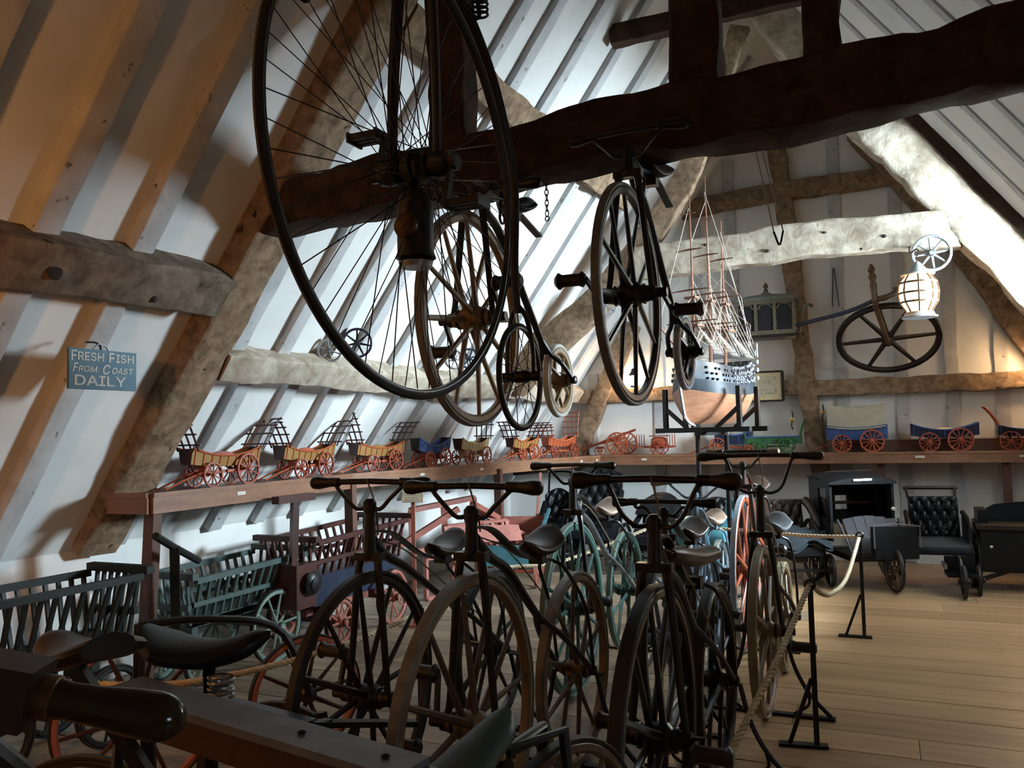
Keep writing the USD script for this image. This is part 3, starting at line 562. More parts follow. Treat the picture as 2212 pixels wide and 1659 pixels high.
def ladder(base, topd, side, n=4, w=.2, th=.008, curve=0.):
    """a wagon ladder: two side rails leaning along topd from base, n rungs"""
    m = Mb(); base, topd, side = (np.asarray(v, float) for v in (base, topd, side)); k = nrm(side)
    f = lambda u: base + topd * u + np.array([0, 0, 1.]) * curve * (u * u - u)
    for s in (-1, -.33, .33, 1): m.tube([f(u) + k * s * w * (.42 + .06 * u) for u in np.linspace(0, 1.06, 7)], th * .55, 5)
    for i in range(n):
        u = .12 + .88 * i / (n - 1); m.tube([f(u) - k * w * .58, f(u) + k * w * .58], th * .5, 5)
    return m
def wagon(name, label, x, y, rz, wb=.30, rf=.070, rr=.09, tr=.20, bl=.46, bz=.105, bh=.075, body='ochre', side='ochre', wm='orange', lad=None, ladm='red', shafts=True, sag=.035, canvas=False, load=None, front='red_dark', group='model wagons on the shelf', z=ZS, lines=9, w=None, under='orange', hoops=False, nsp=10, shaft_m=None):
    if y < 9.3: wb, rf, rr, tr, bl, bz, bh, sag = (v * 1.22 for v in (wb, rf, rr, tr * .64, bl, bz, bh * .7, sag * 1.3)); lad = [(e, h * 1.2, l_ * 1.2, n) for e, h, l_, n in (lad or [])]
    t = T(name, label, 'model wagon', (x, y, z), rz, group)
    w = w or tr * .72
    X = np.linspace(-bl / 2, bl / 2, 13)
    zt = lambda u: bz + bh + sag * (2 * u / bl) ** 2
    zb = lambda u: bz + sag * .4 * (2 * u / bl) ** 2
    def wall(s):
        m = Mb(); S = []
        for u in X:
            y0, y1 = s * w * .36, s * w * .52
            S.append([(u, y0, zb(u)), (u, y1, zt(u)), (u, y1 - s * .008, zt(u)), (u, y0 - s * .008, zb(u))])
        return m.loft(S)
    B = t.p('body', Mb().loft([[(u, -w * .36, zb(u)), (u, w * .36, zb(u)), (u, w * .36, zb(u) + .01), (u, -w * .36, zb(u) + .01)] for u in X]), front)
    for s in (-1, 1):
        t.p('side_board', wall(s), side, B)
        m = Mb().tube([(u, s * w * .54, zt(u) + .004) for u in X], .007, 5)
        for i in range(lines):
            u = -bl * .46 + bl * .92 * i / (lines - 1); m.bar((u, s * w * .37, zb(u)), (u, s * w * .535, zt(u)), .006, .006, up=(1, 0, 0))
        t.p('side_rail', m, under if body != 'blue' else body, B)
    for e in (-1, 1):
        u = e * bl / 2
        t.p('end_board', Mb().plate([(u, -w * .36, zb(u)), (u, w * .36, zb(u)), (u, w * .52, zt(u)), (u, -w * .52, zt(u))], .01), front, B)
    # running gear
    m = Mb().bar((-wb / 2 - .03, 0, rr * .95), (wb / 2 + .04, 0, rf * 1.1), .02, .02)
    for u, r in ((wb / 2, rf), (-wb / 2, rr)):
        m.bar((u, -tr * .46, r), (u, tr * .46, r), .016, .016, up=(1, 0, 0)).box((u, 0, (r + zb(u)) / 2), (.03, w * .6, max(zb(u) - r, .012)))
    t.p('running_gear', m, under)
    for u, r in ((wb / 2, rf), (-wb / 2, rr)):
        for s in (-1, 1): simple_wheel(t, (u, s * tr / 2, r), r, (0, 1, 0), wm, nsp, .012)
    if shafts:
        for s in (-1, 1): t.p('shaft', Mb().tube(spline([(wb / 2 + .02, s * w * .3, rf * 1.2), (wb / 2 + .14, s * w * .34, rf * .9), (wb / 2 + .34, s * w * .3, .010)], 8), .0065, 5), shaft_m or under)
    for e, h, lean, n in (lad or []):
        u = e * bl * .47
        t.p('ladder', ladder((u, 0, zt(u) - .01), (e * lean, 0, h), (0, 1, 0), n, w * 1.2 if y > 9.3 else .20, .012, curve=-.08), ladm)
    if canvas:
        S = []
        for u in np.linspace(-bl * .48, bl * .48, 15):
            rip = .004 * math.cos(u * 2 * PI / (bl / 7.))
            S.append([(u + .0 * math.sin(q), w * .56 * math.cos(q) * (1 if abs(math.cos(q)) > .3 else 1), zt(u) - .015 + (.25 + rip) * max(math.sin(q), 0) ** .55) for q in np.linspace(0, PI, 16)] + [(u, -w * .5, zt(u) - .02), (u, w * .5, zt(u) - .02)])
        t.p('canvas_tilt', Mb().loft(S), 'canvas')
        t.p('tilt_hem', Mb().tube([(u, -w * .57, zt(u) - .012 + .004 * math.sin(u * 90)) for u in np.linspace(-bl * .49, bl * .49, 24)], .004, 5).tube([(u, w * .57, zt(u) - .012 + .004 * math.sin(u * 90)) for u in np.linspace(-bl * .49, bl * .49, 24)], .004, 5), 'canvas')
    if load:
        t.p('load', Mb().ell((0, 0, bz + bh * .75), (bl * .22, w * .34, .05), 8), load)
    if hoops:
        for u in (-bl * .3, bl * .3): t.p('hoop', Mb().tube(spline([(u - .06, w * .5, bz + bh), (u, w * .56, bz + bh + .04), (u + .06, w * .5, bz + bh)], 8), .006, 5), ladm)
    return t
LH = -PI / 2
L4 = [(1, .20, .10, 5), (-1, .14, .10, 4)]
wagon('model_wagon', 'ochre model harvest wagon with tall red ladders, first on the shelf from the left', -3.965, 4.18, LH, lad=[(1, .21, .12, 5), (-1, .17, .14, 4)], ladm='red_dark', load='red_pink', front='red_dark', wm='red', wb=.26, rf=.066, rr=.085, bl=.50)
wagon('model_wagon', 'ochre model wagon with red ladders at both ends, second on the shelf from the left', -3.995, 5.07, LH, lad=[(1, .15, .10, 4), (-1, .16, .14, 4)], ladm='red_dark', load='orange', front='red_dark', wm='red', wb=.24, rf=.062, rr=.078, bl=.48)
wagon('model_wagon', 'yellow model wagon with tall dark red ladders, third on the shelf from the left', -3.95, 5.97, LH - .13, lad=[(1, .21, .10, 5), (-1, .15, .13, 4)], ladm='red_dark', side='ochre', front='red_dark', wm='red', wb=.235, rf=.060, rr=.076, bl=.48, load='ochre')
wagon('model_wagon', 'bright blue bow-sided model wagon with red wheels on the left shelf', -3.85, 6.70, LH - .13, side='blue', body='blue', front='wood_dark', wm='orange', wb=.19, rf=.060, rr=.072, bl=.38, sag=.05, under='red', lines=5, hoops=True, ladm='blue')
wagon('model_wagon', 'cream model wagon with red wheels, beside the blue one', -3.765, 7.35, LH - .13, side='cream', front='red_dark', wm='orange', wb=.25, rf=.060, rr=.070, bl=.38, sag=.04, under='cream', load='cream', lad=[(-1, .19, .02, 3)], ladm='wood_brown', shaft_m='orange')
wagon('model_wagon', 'yellow model wagon with slim dark ladders under the thin-spoked hanging wheel', -3.585, 8.20, LH - .2, lad=[(1, .15, .07, 4), (-1, .14, .12, 5)], ladm='red_dark', side='ochre', front='red_dark', wm='orange', wb=.17, rf=.056, rr=.075, bl=.38)
wagon('model_wagon', 'orange-red model wagon with square upright ladder frames near the shelf corner', -3.43, 8.88, LH - .2, lad=[(1, .12, .04, 4), (-1, .24, .02, 5)], ladm='red', side='orange', front='orange', wm='red', wb=.34, rf=.06, rr=.07, bl=.46, under='orange')
# timber carriage with high pole wheels
tc = T('model_wagon', 'orange-red model timber carriage with raised pole and tall wheels at the shelf corner', 'model wagon', (-2.97, 9.74, ZS), PI - .1, 'model wagons on the shelf')
for s in (-1, 1):
    simple_wheel(tc, (-.02, s * .15, .138), .138, (0, 1, 0), 'orange', 12, .014); simple_wheel(tc, (.27, s * .06, .05), .05, (0, 1, 0), 'orange', 8, .012)
tc.p('pole', Mb().bar((-.20, 0, .30), (.50, 0, .07), .028, .026), 'red'); tc.p('axle', Mb().bar((-.02, -.15, .138), (-.02, .15, .138), .02, up=(1, 0, 0)).box((-.02, 0, .2), (.06, .2, .03)), 'red')
tc.p('bolster', Mb().box((.27, 0, .09), (.04, .14, .03)).bar((.27, -.06, .05), (.27, .06, .05), .014, up=(1, 0, 0)), 'red'); tc.p('brace', Mb().tube([(.0, .08, .2), (.3, .02, .13)], .008, 5).tube([(.0, -.08, .2), (.3, -.02, .13)], .008, 5), 'orange')
# liquid manure cart
mc = T('model_wagon', 'red model water cart with a barrel between two wheels on the far shelf', 'model wagon', (-2.485, 9.72, ZS), PI, 'model wagons on the shelf')
for s in (-1, 1): simple_wheel(mc, (0, s * .11, .088), .088, (0, 1, 0), 'red', 10, .012)
mc.p('barrel', Mb().lathe((-.09, 0, .14), (1, 0, 0), [(0, .05), (.03, .064), (.09, .07), (.15, .064), (.18, .05)], 14), 'red')
mc.p('frame', Mb().box((0, 0, .09), (.36, .02, .02)).bar((-.18, -.07, .095), (.34, -.05, .095), .014).bar((-.18, .07, .095), (.34, .05, .095), .014).bar((0, -.11, .088), (0, .11, .088), .014, up=(1, 0, 0)).box((0, 0, .22), (.22, .10, .012)), 'red')
for u in (-.17, -.11, .20, .26):
    for v in (-.06, .06): mc.p('stake', Mb().bar((u, v, .09), (u, v, .24), .008), 'red')
wagon('model_wagon', 'dark blue model cart with one orange wheel showing behind the ship stand', -1.62, 9.72, PI, side='blue_navy', body='blue', front='blue_navy', wm='orange', wb=.34, rf=.094, rr=.05, bl=.40, sag=.05, under='red', lines=4, bh=.10)
wagon('model_wagon', 'green model wagon with a tall green ladder, left of the gable post', -1.19, 9.72, PI, side='green', body='blue', front='green', wm='green', wb=.28, rf=.07, rr=.085, bl=.60, sag=.0, under='green', lines=7, lad=[(-1, .19, .06, 3), (1, .10, .05, 3)], ladm='green', shafts=False)
wagon('model_wagon', 'covered model wagon with a cream canvas tilt over a blue body', -.32, 9.74, PI, side='blue', body='blue', front='blue', wm='orange', wb=.30, rf=.098, rr=.122, bl=.60, bz=.13, bh=.13, sag=.03, canvas=True, lines=5, w=.22, tr=.24, under='red', nsp=12)
wagon('model_wagon', 'blue model wagon with long upswept side rails, right of the covered wagon', .516, 9.74, PI, side='blue_navy', body='blue', front='blue_navy', wm='red', wb=.285, rf=.10, rr=.122, bl=.62, bz=.14, bh=.08, sag=.07, lines=5, w=.2, tr=.24, under='red_dark', nsp=12, load='cream')
wagon('model_wagon', 'navy model wagon with an orange ladder, last on the far shelf', 1.28, 9.74, PI, side='blue_navy', body='blue', front='blue_navy', wm='red', wb=.36, rf=.10, rr=.12, bl=.56, bz=.14, bh=.07, sag=.05, lines=5, w=.2, tr=.24, under='red_dark', lad=[(1, .20, .13, 5)], ladm='orange', shafts=False)

# ------------------------------------------------------------------ on the roof timbers and the far gable
# sign
sg = T('sign', 'small blue painted sign reading FRESH FISH FROM COAST DAILY on the near left slope', 'sign', (-3.42, 2.64, 1.755))
rz = Gf.Vec3f(0, 0, 0)
bd = sg.p('board', Mb().box((0, .185, .09), (.014, .375, .19)), 'sign_blue')
def lettering(txt, h, y0, z0, w, slant=0., part='lettering'):
    m = meshkit.text_mesh(txt, h, .0015, True); m.apply_translation((-m.bounds[0][0], 0, 0)); v = m.vertices.copy(); sx = w / m.extents[0]
    m.vertices = np.stack([.0075 + v[:, 2], y0 + v[:, 0] * sx + v[:, 1] * slant, z0 + v[:, 1]], 1)
    m.fix_normals(); sg.p(part, m, 'sign_paint', bd, smooth=False)
lettering('F', .046, .008, .128, .030); lettering('RESH', .038, .042, .131, .140); lettering('F', .046, .212, .128, .032); lettering('ISH', .038, .250, .131, .105)
lettering('F', .040, .014, .076, .022, .25); lettering('ROM', .026, .044, .078, .098, .25); lettering('C', .044, .172, .071, .040, .25); lettering('OAST', .029, .224, .075, .122, .25)
lettering('DAILY', .046, .025, .014, .285)
sg.p('hook', Mb().tube(spline([(-.10, .17, .23), (-.04, .175, .225), (0, .17, .20), (0, .17, .18)], 8), .005, 5).tube([(0, .13, .185), (0, .16, .215), (0, .2, .205), (0, .215, .185)], .004, 5), 'iron')
# chain
ch = T('chain', 'short iron chain with a ring hanging under the tie beam', 'chain', (-1.42, 3.60, 2.49))
for i in range(9):
    c = np.array((0, 0, .035 + i * .025)); a = (1, 0, 0) if i % 2 else (0, 1, 0); o = np.array((0, 1, 0)) if i % 2 else np.array((1, 0, 0))
    q = np.arange(12) * PI / 6
    ch.p('link', Mb().tube([c + o * .0085 * math.cos(x) + np.array((0, 0, .0165 * math.sin(x))) for x in q], .0026, 5, closed=True, up=a), 'iron')
ch.p('ring', Mb().ring((0, 0, .010), (.4, 1, 0), [(.010, -.002), (.010, .002), (.014, .002), (.014, -.002)], 16), 'iron')
# pulley block
pb = T('pulley_block', 'old wooden pulley block with two cords under the tie beam', 'pulley', (-.47, 3.72, 2.70))
pb.p('shell', Mb().ell((0, 0, .055), (.035, .024, .052), 8), 'red_dark'); pb.p('sheave', Mb().lathe((-.012, -.03, .055), (0, 1, 0), [(0, .02), (.06, .02)], 12).lathe((.012, -.03, .055), (0, 1, 0), [(0, .012), (.06, .012)], 12), 'wood_dark')
for a, b in ((-.012, .065), (.012, .08)): pb.p('cord', Mb().tube([(a, 0, .03), (a + b * .4, .0, -.12), (a + b, .0, -.36)], .0028, 5), 'rope')
pb.p('cord_hook', Mb().tube(spline([(.053, 0, -.36), (.075, 0, -.42), (.092, 0, -.36)], 8), .005, 5), 'iron'); pb.p('hook', Mb().tube([(0, 0, .10), (0, 0, .16)], .006, 6), 'iron')
# small old wheels
def loose_wheel(label, c, R, axis, m, n=8, w=.03, rx=None):
    t = T('cart_wheel', label, 'wheel', c, group='small wheels set on the roof timbers'); wheel(t, (0, 0, 0), R, axis, n, (m, w, R * .16), None, (m, R * .12, 0), (m, R * .2, w * 2.2), seg=36, dish=0)
    return t
loose_wheel('dark blue-grey little cart wheel resting on the pale purlin inside the big wire wheel', (-3.33, 4.80, 2.145), .105, (.55, -.83, -.1), 'blue_navy', 7, .05)
loose_wheel('grey little cart wheel half hidden behind the dark blue-grey one on the purlin', (-3.46, 4.66, 2.09), .085, (.65, -.7, -.3), 'wheel_grey', 6, .02)
loose_wheel('grey toy wheel on the purlin behind the brown hung velocipede', (-3.27, 6.10, 2.12), .085, (.7, -.65, .1), 'wheel_grey', 7, .03)
loose_wheel('dark slanting toy wheel on the purlin, right of the grey toy wheel', (-3.24, 6.32, 2.14), .09, (.45, -.85, -.3), 'blue_navy', 7, .03)
loose_wheel('grey wooden wheel hung on the curved blade of the far truss', (-2.46, 7.70, 2.72), .125, (.25, -1, -.05), 'wheel_grey', 8, .03)
loose_wheel('light grey eight-spoked wheel hung on the pale collar beam beside the lantern', (.385, 7.66, 2.90), .155, (0, -1, 0), 'wheel_grey', 8, .03)
# lantern
ln = T('lantern', 'large lit glass lantern with wire cage hanging under the pale collar beam', 'lantern', (.27, 7.62, 2.58))
R = .148; prof = [(-.17, .085), (-.14, .10), (-.08, .138), (0, R), (.08, .135), (.13, .10), (.15, .075)]
g = ln.p('glass_globe', Mb().lathe((0, 0, 0), (0, 0, 1), prof, 22), 'lamp_glass')
m = Mb()
for i in range(8):
    x = 2 * PI * i / 8; m.tube([((r + .006) * math.cos(x), (r + .006) * math.sin(x), z) for z, r in prof], .008, 5)
for z in (-.085, -.01, .075): m.ring((0, 0, z), (0, 0, 1), [(np.interp(z, [p[0] for p in prof], [p[1] for p in prof]) + a, b) for a, b in ((.003, -.008), (.003, .008), (.012, .008), (.012, -.008))], 24)
ln.p('cage', m, 'wood_brown')
ln.p('cap', Mb().lathe((0, 0, .14), (0, 0, 1), [(0, .13), (.012, .135), (.02, .075), (.06, .062), (.10, .03), (.115, .012)], 20), 'wheel_grey')
ln.p('base', Mb().lathe((0, 0, -.215), (0, 0, 1), [(0, .135), (.012, .14), (.022, .12), (.045, .11), (.055, .085)], 20), 'wheel_grey')
ln.p('chain', Mb().tube([(0, 0, .25), (0, 0, .30)], .004, 5).tube(spline([(0, 0, .30), (.02, 0, .33), (0, 0, .36), (-.03, .02, .34), (-.05, .08, .36), (-.04, .13, .42)], 14), .006, 5), 'iron')
# small lamp on the gable
lp = T('wall_lamp', 'small bright lamp with black cap on the far gable behind the hung velocipede', 'lamp', (-2.78, 9.74, 2.03))
lp.p('glass', Mb().lathe((0, 0, 0), (0, 0, 1), [(0, .04), (.01, .048), (.10, .052), (.12, .045)], 14), 'lamp_white'); lp.p('cap', Mb().lathe((0, 0, .12), (0, 0, 1), [(0, .06), (.02, .05), (.06, .025), (.07, .03), (.09, .008)], 14), 'iron'); lp.p('bracket', Mb().box((0, .06, -.01), (.06, .20, .02)), 'iron'); lp.p('bar', Mb().ring((0, 0, .06), (0, 0, 1), [(.052, -.003), (.052, .003), (.058, .003), (.058, -.003)], 14), 'iron')
ll = T('wall_lamp', 'small lamp on the far gable beyond the right edge of the picture', 'lamp', (1.40, 9.74, 2.04)); ll.p('glass', Mb().lathe((0, 0, 0), (0, 0, 1), [(0, .04), (.01, .048), (.10, .052), (.12, .045)], 14), 'lamp_white'); ll.p('cap', Mb().lathe((0, 0, .12), (0, 0, 1), [(0, .06), (.02, .05), (.06, .025), (.09, .008)], 14), 'iron')
# picture
pc = T('picture_frame', 'framed old print with wide mount hung behind the ship stern', 'picture', (-1.30, 9.80, 1.955))
F = Mb()
for a, b in (((-.23, 0, -.165), (.23, 0, -.165)), ((-.23, 0, .165), (.23, 0, .165)), ((-.23, 0, -.165), (-.23, 0, .165)), ((.23, 0, -.165), (.23, 0, .165))): F.bar(a, b, .03, .02)
pc.p('frame', F, 'wood_dark'); mt = pc.p('mount', Mb().box((0, .006, 0), (.45, .006, .32)), 'cream'); pc.p('print', Mb().box((0, .002, .01), (.33, .005, .20)), 'print', mt)
# carved bits on the post
for i, (x, z, l) in enumerate(((-.985, 1.56, 'left'), (-.66, 1.63, 'right'))): 
    t = T('harness_ornament', f'small brown harness ornament on the {l} side of the gable post', 'ornament', (x, 9.80, z)); t.p('strap', Mb().tube(spline([(0, 0, .10), (.01, 0, .03), (-.01, 0, -.05), (.005, 0, -.10)], 10), .016, 7, flat=.5), 'leather_brown'); t.p('boss', Mb().ell((0, -.01, .01), (.026, .012, .03), 6), 'brass')
# sedan chair
sd = T('sedan_chair', 'carved and gilded model sedan chair with dark window panels on the far gable', 'sedan chair', (-1.19, 9.62, 2.48))
W2, H2, D2 = .30, .36, .15
sd.p('floor_board', Mb().box((0, 0, .02), (.62, .32, .05)), 'wood_dark')
for x in (-W2, -.1, .1, W2): sd.p('corner_post', Mb().box((x, -D2, .22), (.035, .03, H2)), 'sedan_gilt')
for z in (.05, .39): sd.p('carved_rail', Mb().box((0, -D2 - .004, z), (.63, .035, .045)), 'sedan_gilt')
for i, x in enumerate((-.2, 0, .2)): sd.p('window_panel', Mb().box((x, -D2 + .012, .22), (.17, .012, .30)), 'sedan_panel')
for x in (-.2, 0, .2): sd.p('carved_arch', Mb().tube(spline([(x - .075, -D2 + .002, .31), (x - .05, -D2 + .002, .355), (x, -D2 + .002, .365), (x + .05, -D2 + .002, .355), (x + .075, -D2 + .002, .31)], 12), .010, 6), 'sedan_gilt')
for s in (-1, 1): sd.p('end_panel', Mb().box((s * W2, 0, .22), (.02, .28, .34)), 'sedan_gilt')
sd.p('back_panel', Mb().box((0, D2, .22), (.6, .015, .34)), 'sedan_panel')
S = []
for k, z in ((1.0, .41), (1.06, .42), (.95, .445), (.55, .475), (.18, .495), (.06, .53)): S.append([(a * .33 * k, b * .18 * k, z) for a, b in ((-1, -1), (1, -1), (1, 1), (-1, 1))])
sd.p('roof', Mb().loft(S), 'sedan_roof', smooth=False); sd.p('finial', Mb().lathe((0, 0, .52), (0, 0, 1), [(0, .02), (.02, .028), (.04, .014), (.06, .03), (.085, .022), (.11, .004)], 10), 'sedan_gilt')
for z0 in (.33, .06): sd.p('scroll', Mb().tube(spline([(W2, -.12, z0), (W2 + .06, -.12, z0 - .01), (W2 + .10, -.12, .30), (W2 + .16, -.12, .33), (W2 + .19, -.12, .315), (W2 + .17, -.12, .30)], 18), .016, 6), 'sedan_gilt')
sd.p('foot', Mb().ell((W2 - .04, -.12, -.01), (.06, .04, .03), 6), 'sedan_gilt')
# the big hanging wheel with its fork and bar
hb_ = T('hobby_horse', 'big black six-spoked wheel with brown fork and dark bar hung on the far gable', 'hobby horse', (.03, 9.38, 2.37))
ax = nrm((0.02, -.62, -.78)); c0 = np.zeros(3)
upv = nrm(np.cross(ax, (1, 0, 0))); upv = upv if upv[2] > 0 else -upv
wheel(hb_, c0, .50, ax, 6, ('wood_dark', .045, .05), ('tyre', .045, .010), ('wood_dark', .05, 0), ('wood_dark', .055, .15), seg=60, dish=0, phase=0.0)
m = Mb()
for s in (-1, 1): m.bar(c0 + ax * s * .07, c0 + upv * .53 + ax * s * .06 + np.array((-.10, 0, 0)), .04, .025)
hb_.p('fork', m, 'wood_brown'); crown = c0 + upv * .55 + np.array((-.10, 0, 0))
hb_.p('fork_crown', Mb().bar(crown - ax * .08, crown + ax * .08, .05, .05), 'wood_brown')
hb_.p('handle', Mb().lathe(crown, upv * .6 + np.array((-.06, .25, .6)), [(0, .03), (.1, .028), (.16, .035), (.2, .025), (.24, .04), (.28, .022), (.31, .038), (.35, .02), (.37, .01)], 12), 'wood_brown')
hb_.p('bar', Mb().tube(spline([crown + (.02, 0, .02), crown + (-.25, .15, -.06), crown + (-.6, .4, -.10), crown + (-.80, .54, -.12)], 16), .022, 8), 'blue_navy')
hb_.p('dragon_scroll', Mb().tube(spline([crown + (.03, 0, .02), crown + (.10, -.02, .03), crown + (.17, -.02, .06), crown + (.20, -.02, .10), crown + (.16, -.02, .11)], 14), [.03] * 4 + [.026] * 4 + [.018] * 4 + [.01] * 2, 8), 'wood_brown')
hk = T('pot_hook', 'pair of thin iron hooks hung on the far gable, between sedan chair and big wheel', 'hook', (-.49, 9.94, 2.95))
for dx in (-.02, .03): hk.p('rod', Mb().tube([(dx * .2, 0, .30), (dx * 1.4, -.01, -.13)], .006, 5), 'iron')
hk.p('nail', Mb().tube([(0, .03, .30), (0, -.03, .30)], .006, 5), 'iron')

# ------------------------------------------------------------------ ship model on its stand
sp_ = T('ship_model', 'rigged three-masted model ship with copper bottom on a tall black stand', 'model ship', (-1.345, 7.0, 1.50), math.radians(254))
SL = .98; NS = 26
def hull_sec(u, n=11):       # u 0 = stern ... 1 = bow ; x forward
    x = -SL / 2 + SL * u; full = (1 - max(0, (u - .62) / .38) ** 2.2) * (1 - .25 * max(0, (.25 - u) / .25) ** 2)
    beam = .24 * max(full, .03); sheer = .50 + .15 * (1.15 * u - .55) ** 2 + .10 * max(0, .3 - u); keel = .03 + .10 * max(0, u - .8) ** 1.3 * 4 + .22 * max(0, .16 - u) ** 1.0
    S = []
    for k in range(n):
        v = k / (n - 1.); z = keel + (sheer - keel) * v
        y = beam * min(1, (v / .48) ** .55) * (1 - .16 * max(0, (v - .55) / .45)) if v > 0 else .004
        S.append((x + .10 * (u > .9) * (v - .3) * (u - .9) * 10, y, z))
    return S
SEC = [hull_sec(u) for u in np.linspace(0, 1, NS)]
def hull_part(k0, k1):
    m = Mb()
    for s in (-1, 1):
        V = []; f = []; kk = k1 - k0 + 1
        for S in SEC: V += [(p[0], s * p[1], p[2]) for p in S[k0:k1 + 1]]
        for i in range(NS - 1):
            for j in range(kk - 1):
                a, b, c, d = i * kk + j, i * kk + j + 1, (i + 1) * kk + j + 1, (i + 1) * kk + j
                f += [(a, d, c), (a, c, b)] if s < 0 else [(a, c, d), (a, b, c)]
        m.add(V, f)
    for e in (0, -1):
        P = [(p[0], p[1], p[2]) for p in SEC[e][k0:k1 + 1]] + [(p[0], -p[1], p[2]) for p in SEC[e][k0:k1 + 1][::-1]]
        m.add(P, [(0, j, j + 1) if e else (0, j + 1, j) for j in range(1, len(P) - 1)])
    return m
HB = sp_.p('hull', hull_part(0, 5), 'hull_copper', label='copper-coloured bottom'); sp_.p('wale', hull_part(5, 7), 'hull_wale', HB); sp_.p('topside', hull_part(7, 8), 'hull_stripe', HB); sp_.p('bulwark', hull_part(8, 10), 'hull_black', HB)
sp_.p('deck', Mb().loft([[(S[8][0], -S[8][1] * .97, S[8][2]), (S[8][0], S[8][1] * .97, S[8][2]), (S[8][0], S[8][1] * .97, S[8][2] + .01), (S[8][0], -S[8][1] * .97, S[8][2] + .01)] for S in SEC]), 'wood_brown', HB)
sp_.p('stem', Mb().tube(spline([(SL * .30, 0, .02), (SL * .44, 0, .08), (SL * .50, 0, .25), (SL * .56, 0, .50), (SL * .60, 0, .57)], 14), .014, 6), 'hull_white', HB)
sp_.p('keel', Mb().box((-.06, 0, .02), (SL * .8, .02, .03)), 'wood_dark', HB)
m = Mb(); q_ = random.Random(5)
for s in (-1, 1):
    for k, n_ in ((7.3, 15), (8.2, 15), (9.1, 13)):
        for i in range(n_):
            S = SEC[min(3 + int(i * 20 / n_), NS - 1)]; k0 = int(k); a, b = np.array(S[k0]), np.array(S[min(k0 + 1, 10)]); c = a + (b - a) * (k - k0); m.box((c[0], s * c[1], c[2]), (.022, .02, .018))
tag(stage.GetPrimAtPath(sp_.p('gun_port', m, 'hull_black', HB, label='rows of black gun ports')), kind='stuff')
for z in (.40, .47, .54):
    mm = Mb()
    for i in range(12): mm.ell((-SL / 2 - .012, -.2 + .4 * i / 11, z + .02 * (i % 2)), (.016, .013, .022), 4)
    sp_.p('stern_carving', mm, 'hull_white', HB)
mo = {'hull_white': Mb(), 'plum': Mb()}
for s in (-1, 1):
    for k in range(4):
        for i in range(22):
            S = SEC[min(int(1 + i * .55), NS - 1)]; a, b = np.array(S[7]), np.array(S[10]); u = .08 + .26 * k; c = a + (b - a) * u
            mo['plum' if (i + k) % 2 else 'hull_white'].ell((c[0] + .02 * (i % 2), s * (c[1] + .004), c[2] + q_.uniform(-.008, .008)), (.012, .012, .013), 3)
for k_, v_ in mo.items(): tag(stage.GetPrimAtPath(sp_.p('quarter_carving', v_, k_, HB, label='carved quarter ornament')), kind='stuff')
sp_.p('taffrail', Mb().box((-SL / 2, 0, .635), (.04, .40, .05)).bar((-SL / 2, -.2, .60), (-SL / 2, -.2, .72), .02).bar((-SL / 2, .2, .60), (-SL / 2, .2, .72), .02), 'hull_white', HB)
for x, h, nm in ((.26, 1.66, 'f'), (-.03, 1.84, 'm'), (-.30, 1.50, 'z')):
    Mt = sp_.p('mast', Mb().tube([(x, 0, .5), (x - .01, 0, .95), (x - .015, 0, 1.3), (x - .02, 0, .3 + h)], [.016, .013, .009, .004], 7), 'mast')
    for z, w in ((.86, .46), (1.12, .34), (1.45, .24), (1.75, .14)):
        if z < .2 + h: sp_.p('yard', Mb().tube([(x + .02, -w / 2, z), (x + .02, 0, z + .005), (x + .02, w / 2, z)], [.004, .009, .004], 6), 'mast', Mt)
    for z, w in ((.83, .15), (1.06, .10)): sp_.p('top', Mb().box((x, 0, z), (w * .8, w, .018)), 'mast', Mt)
    m = Mb()
    for s in (-1, 1):
        for k in range(6): m.tube([(x - .09 + .03 * k, s * .22, .58), (x - .01, s * .03, .84)], .0026, 4)
        for k in range(7): z = .60 + .03 * k; u = (z - .58) / .26; m.tube([(x - .09 * (1 - u), s * (.22 - .19 * u), z), (x + .06 * (1 - u), s * (.22 - .19 * u), z)], .0018, 4)
        for k in range(4): m.tube([(x - .03 + .02 * k, s * .07, .84), (x - .015, s * .01, 1.08)], .0022, 4)
        for k in range(3): m.tube([(x - .06 - .05 * k, s * .21, .60), (x - .015, 0, 1.06 + .08 * k)], .0024, 4)
        for z, w in ((.86, .25), (1.10, .18)): m.tube([(x + .02, s * w, z), (x - .005, 0, z + .2)], .002, 4); m.tube([(x + .02, s * w, z), (x - .28, s * .1, .68)], .002, 4)
    sp_.p('shrouds', m, 'sail_line', Mt)
m = Mb()
for a, b in (((.26, 0, 1.06), (.72, 0, .74)), ((.26, 0, 1.8), (.80, 0, .79)), ((-.03, 0, 1.08), (.26, 0, .62)), ((-.03, 0, 1.9), (.25, 0, 1.5)), ((-.30, 0, 1.08), (-.04, 0, .66)), ((-.30, 0, 1.7), (-.52, .15, .68)), ((-.30, 0, 1.45), (-.52, -.15, .68)), ((-.30, 0, 1.02), (-.52, .08, .68)), ((-.03, 0, 2.0), (-.5, .19, .66)), ((-.03, 0, 2.0), (-.5, -.19, .66))): m.tube([a, b], .003, 4)
sp_.p('stays', m, 'sail_line'); sp_.p('bowsprit', Mb().tube([(SL * .44, 0, .57), (.80, 0, .79)], [.014, .006], 7), 'mast')
st = T('ship_stand', 'tall black timber stand carrying the model ship on two legs', 'stand', (-1.345, 7.0, 0), math.radians(254))
m = None
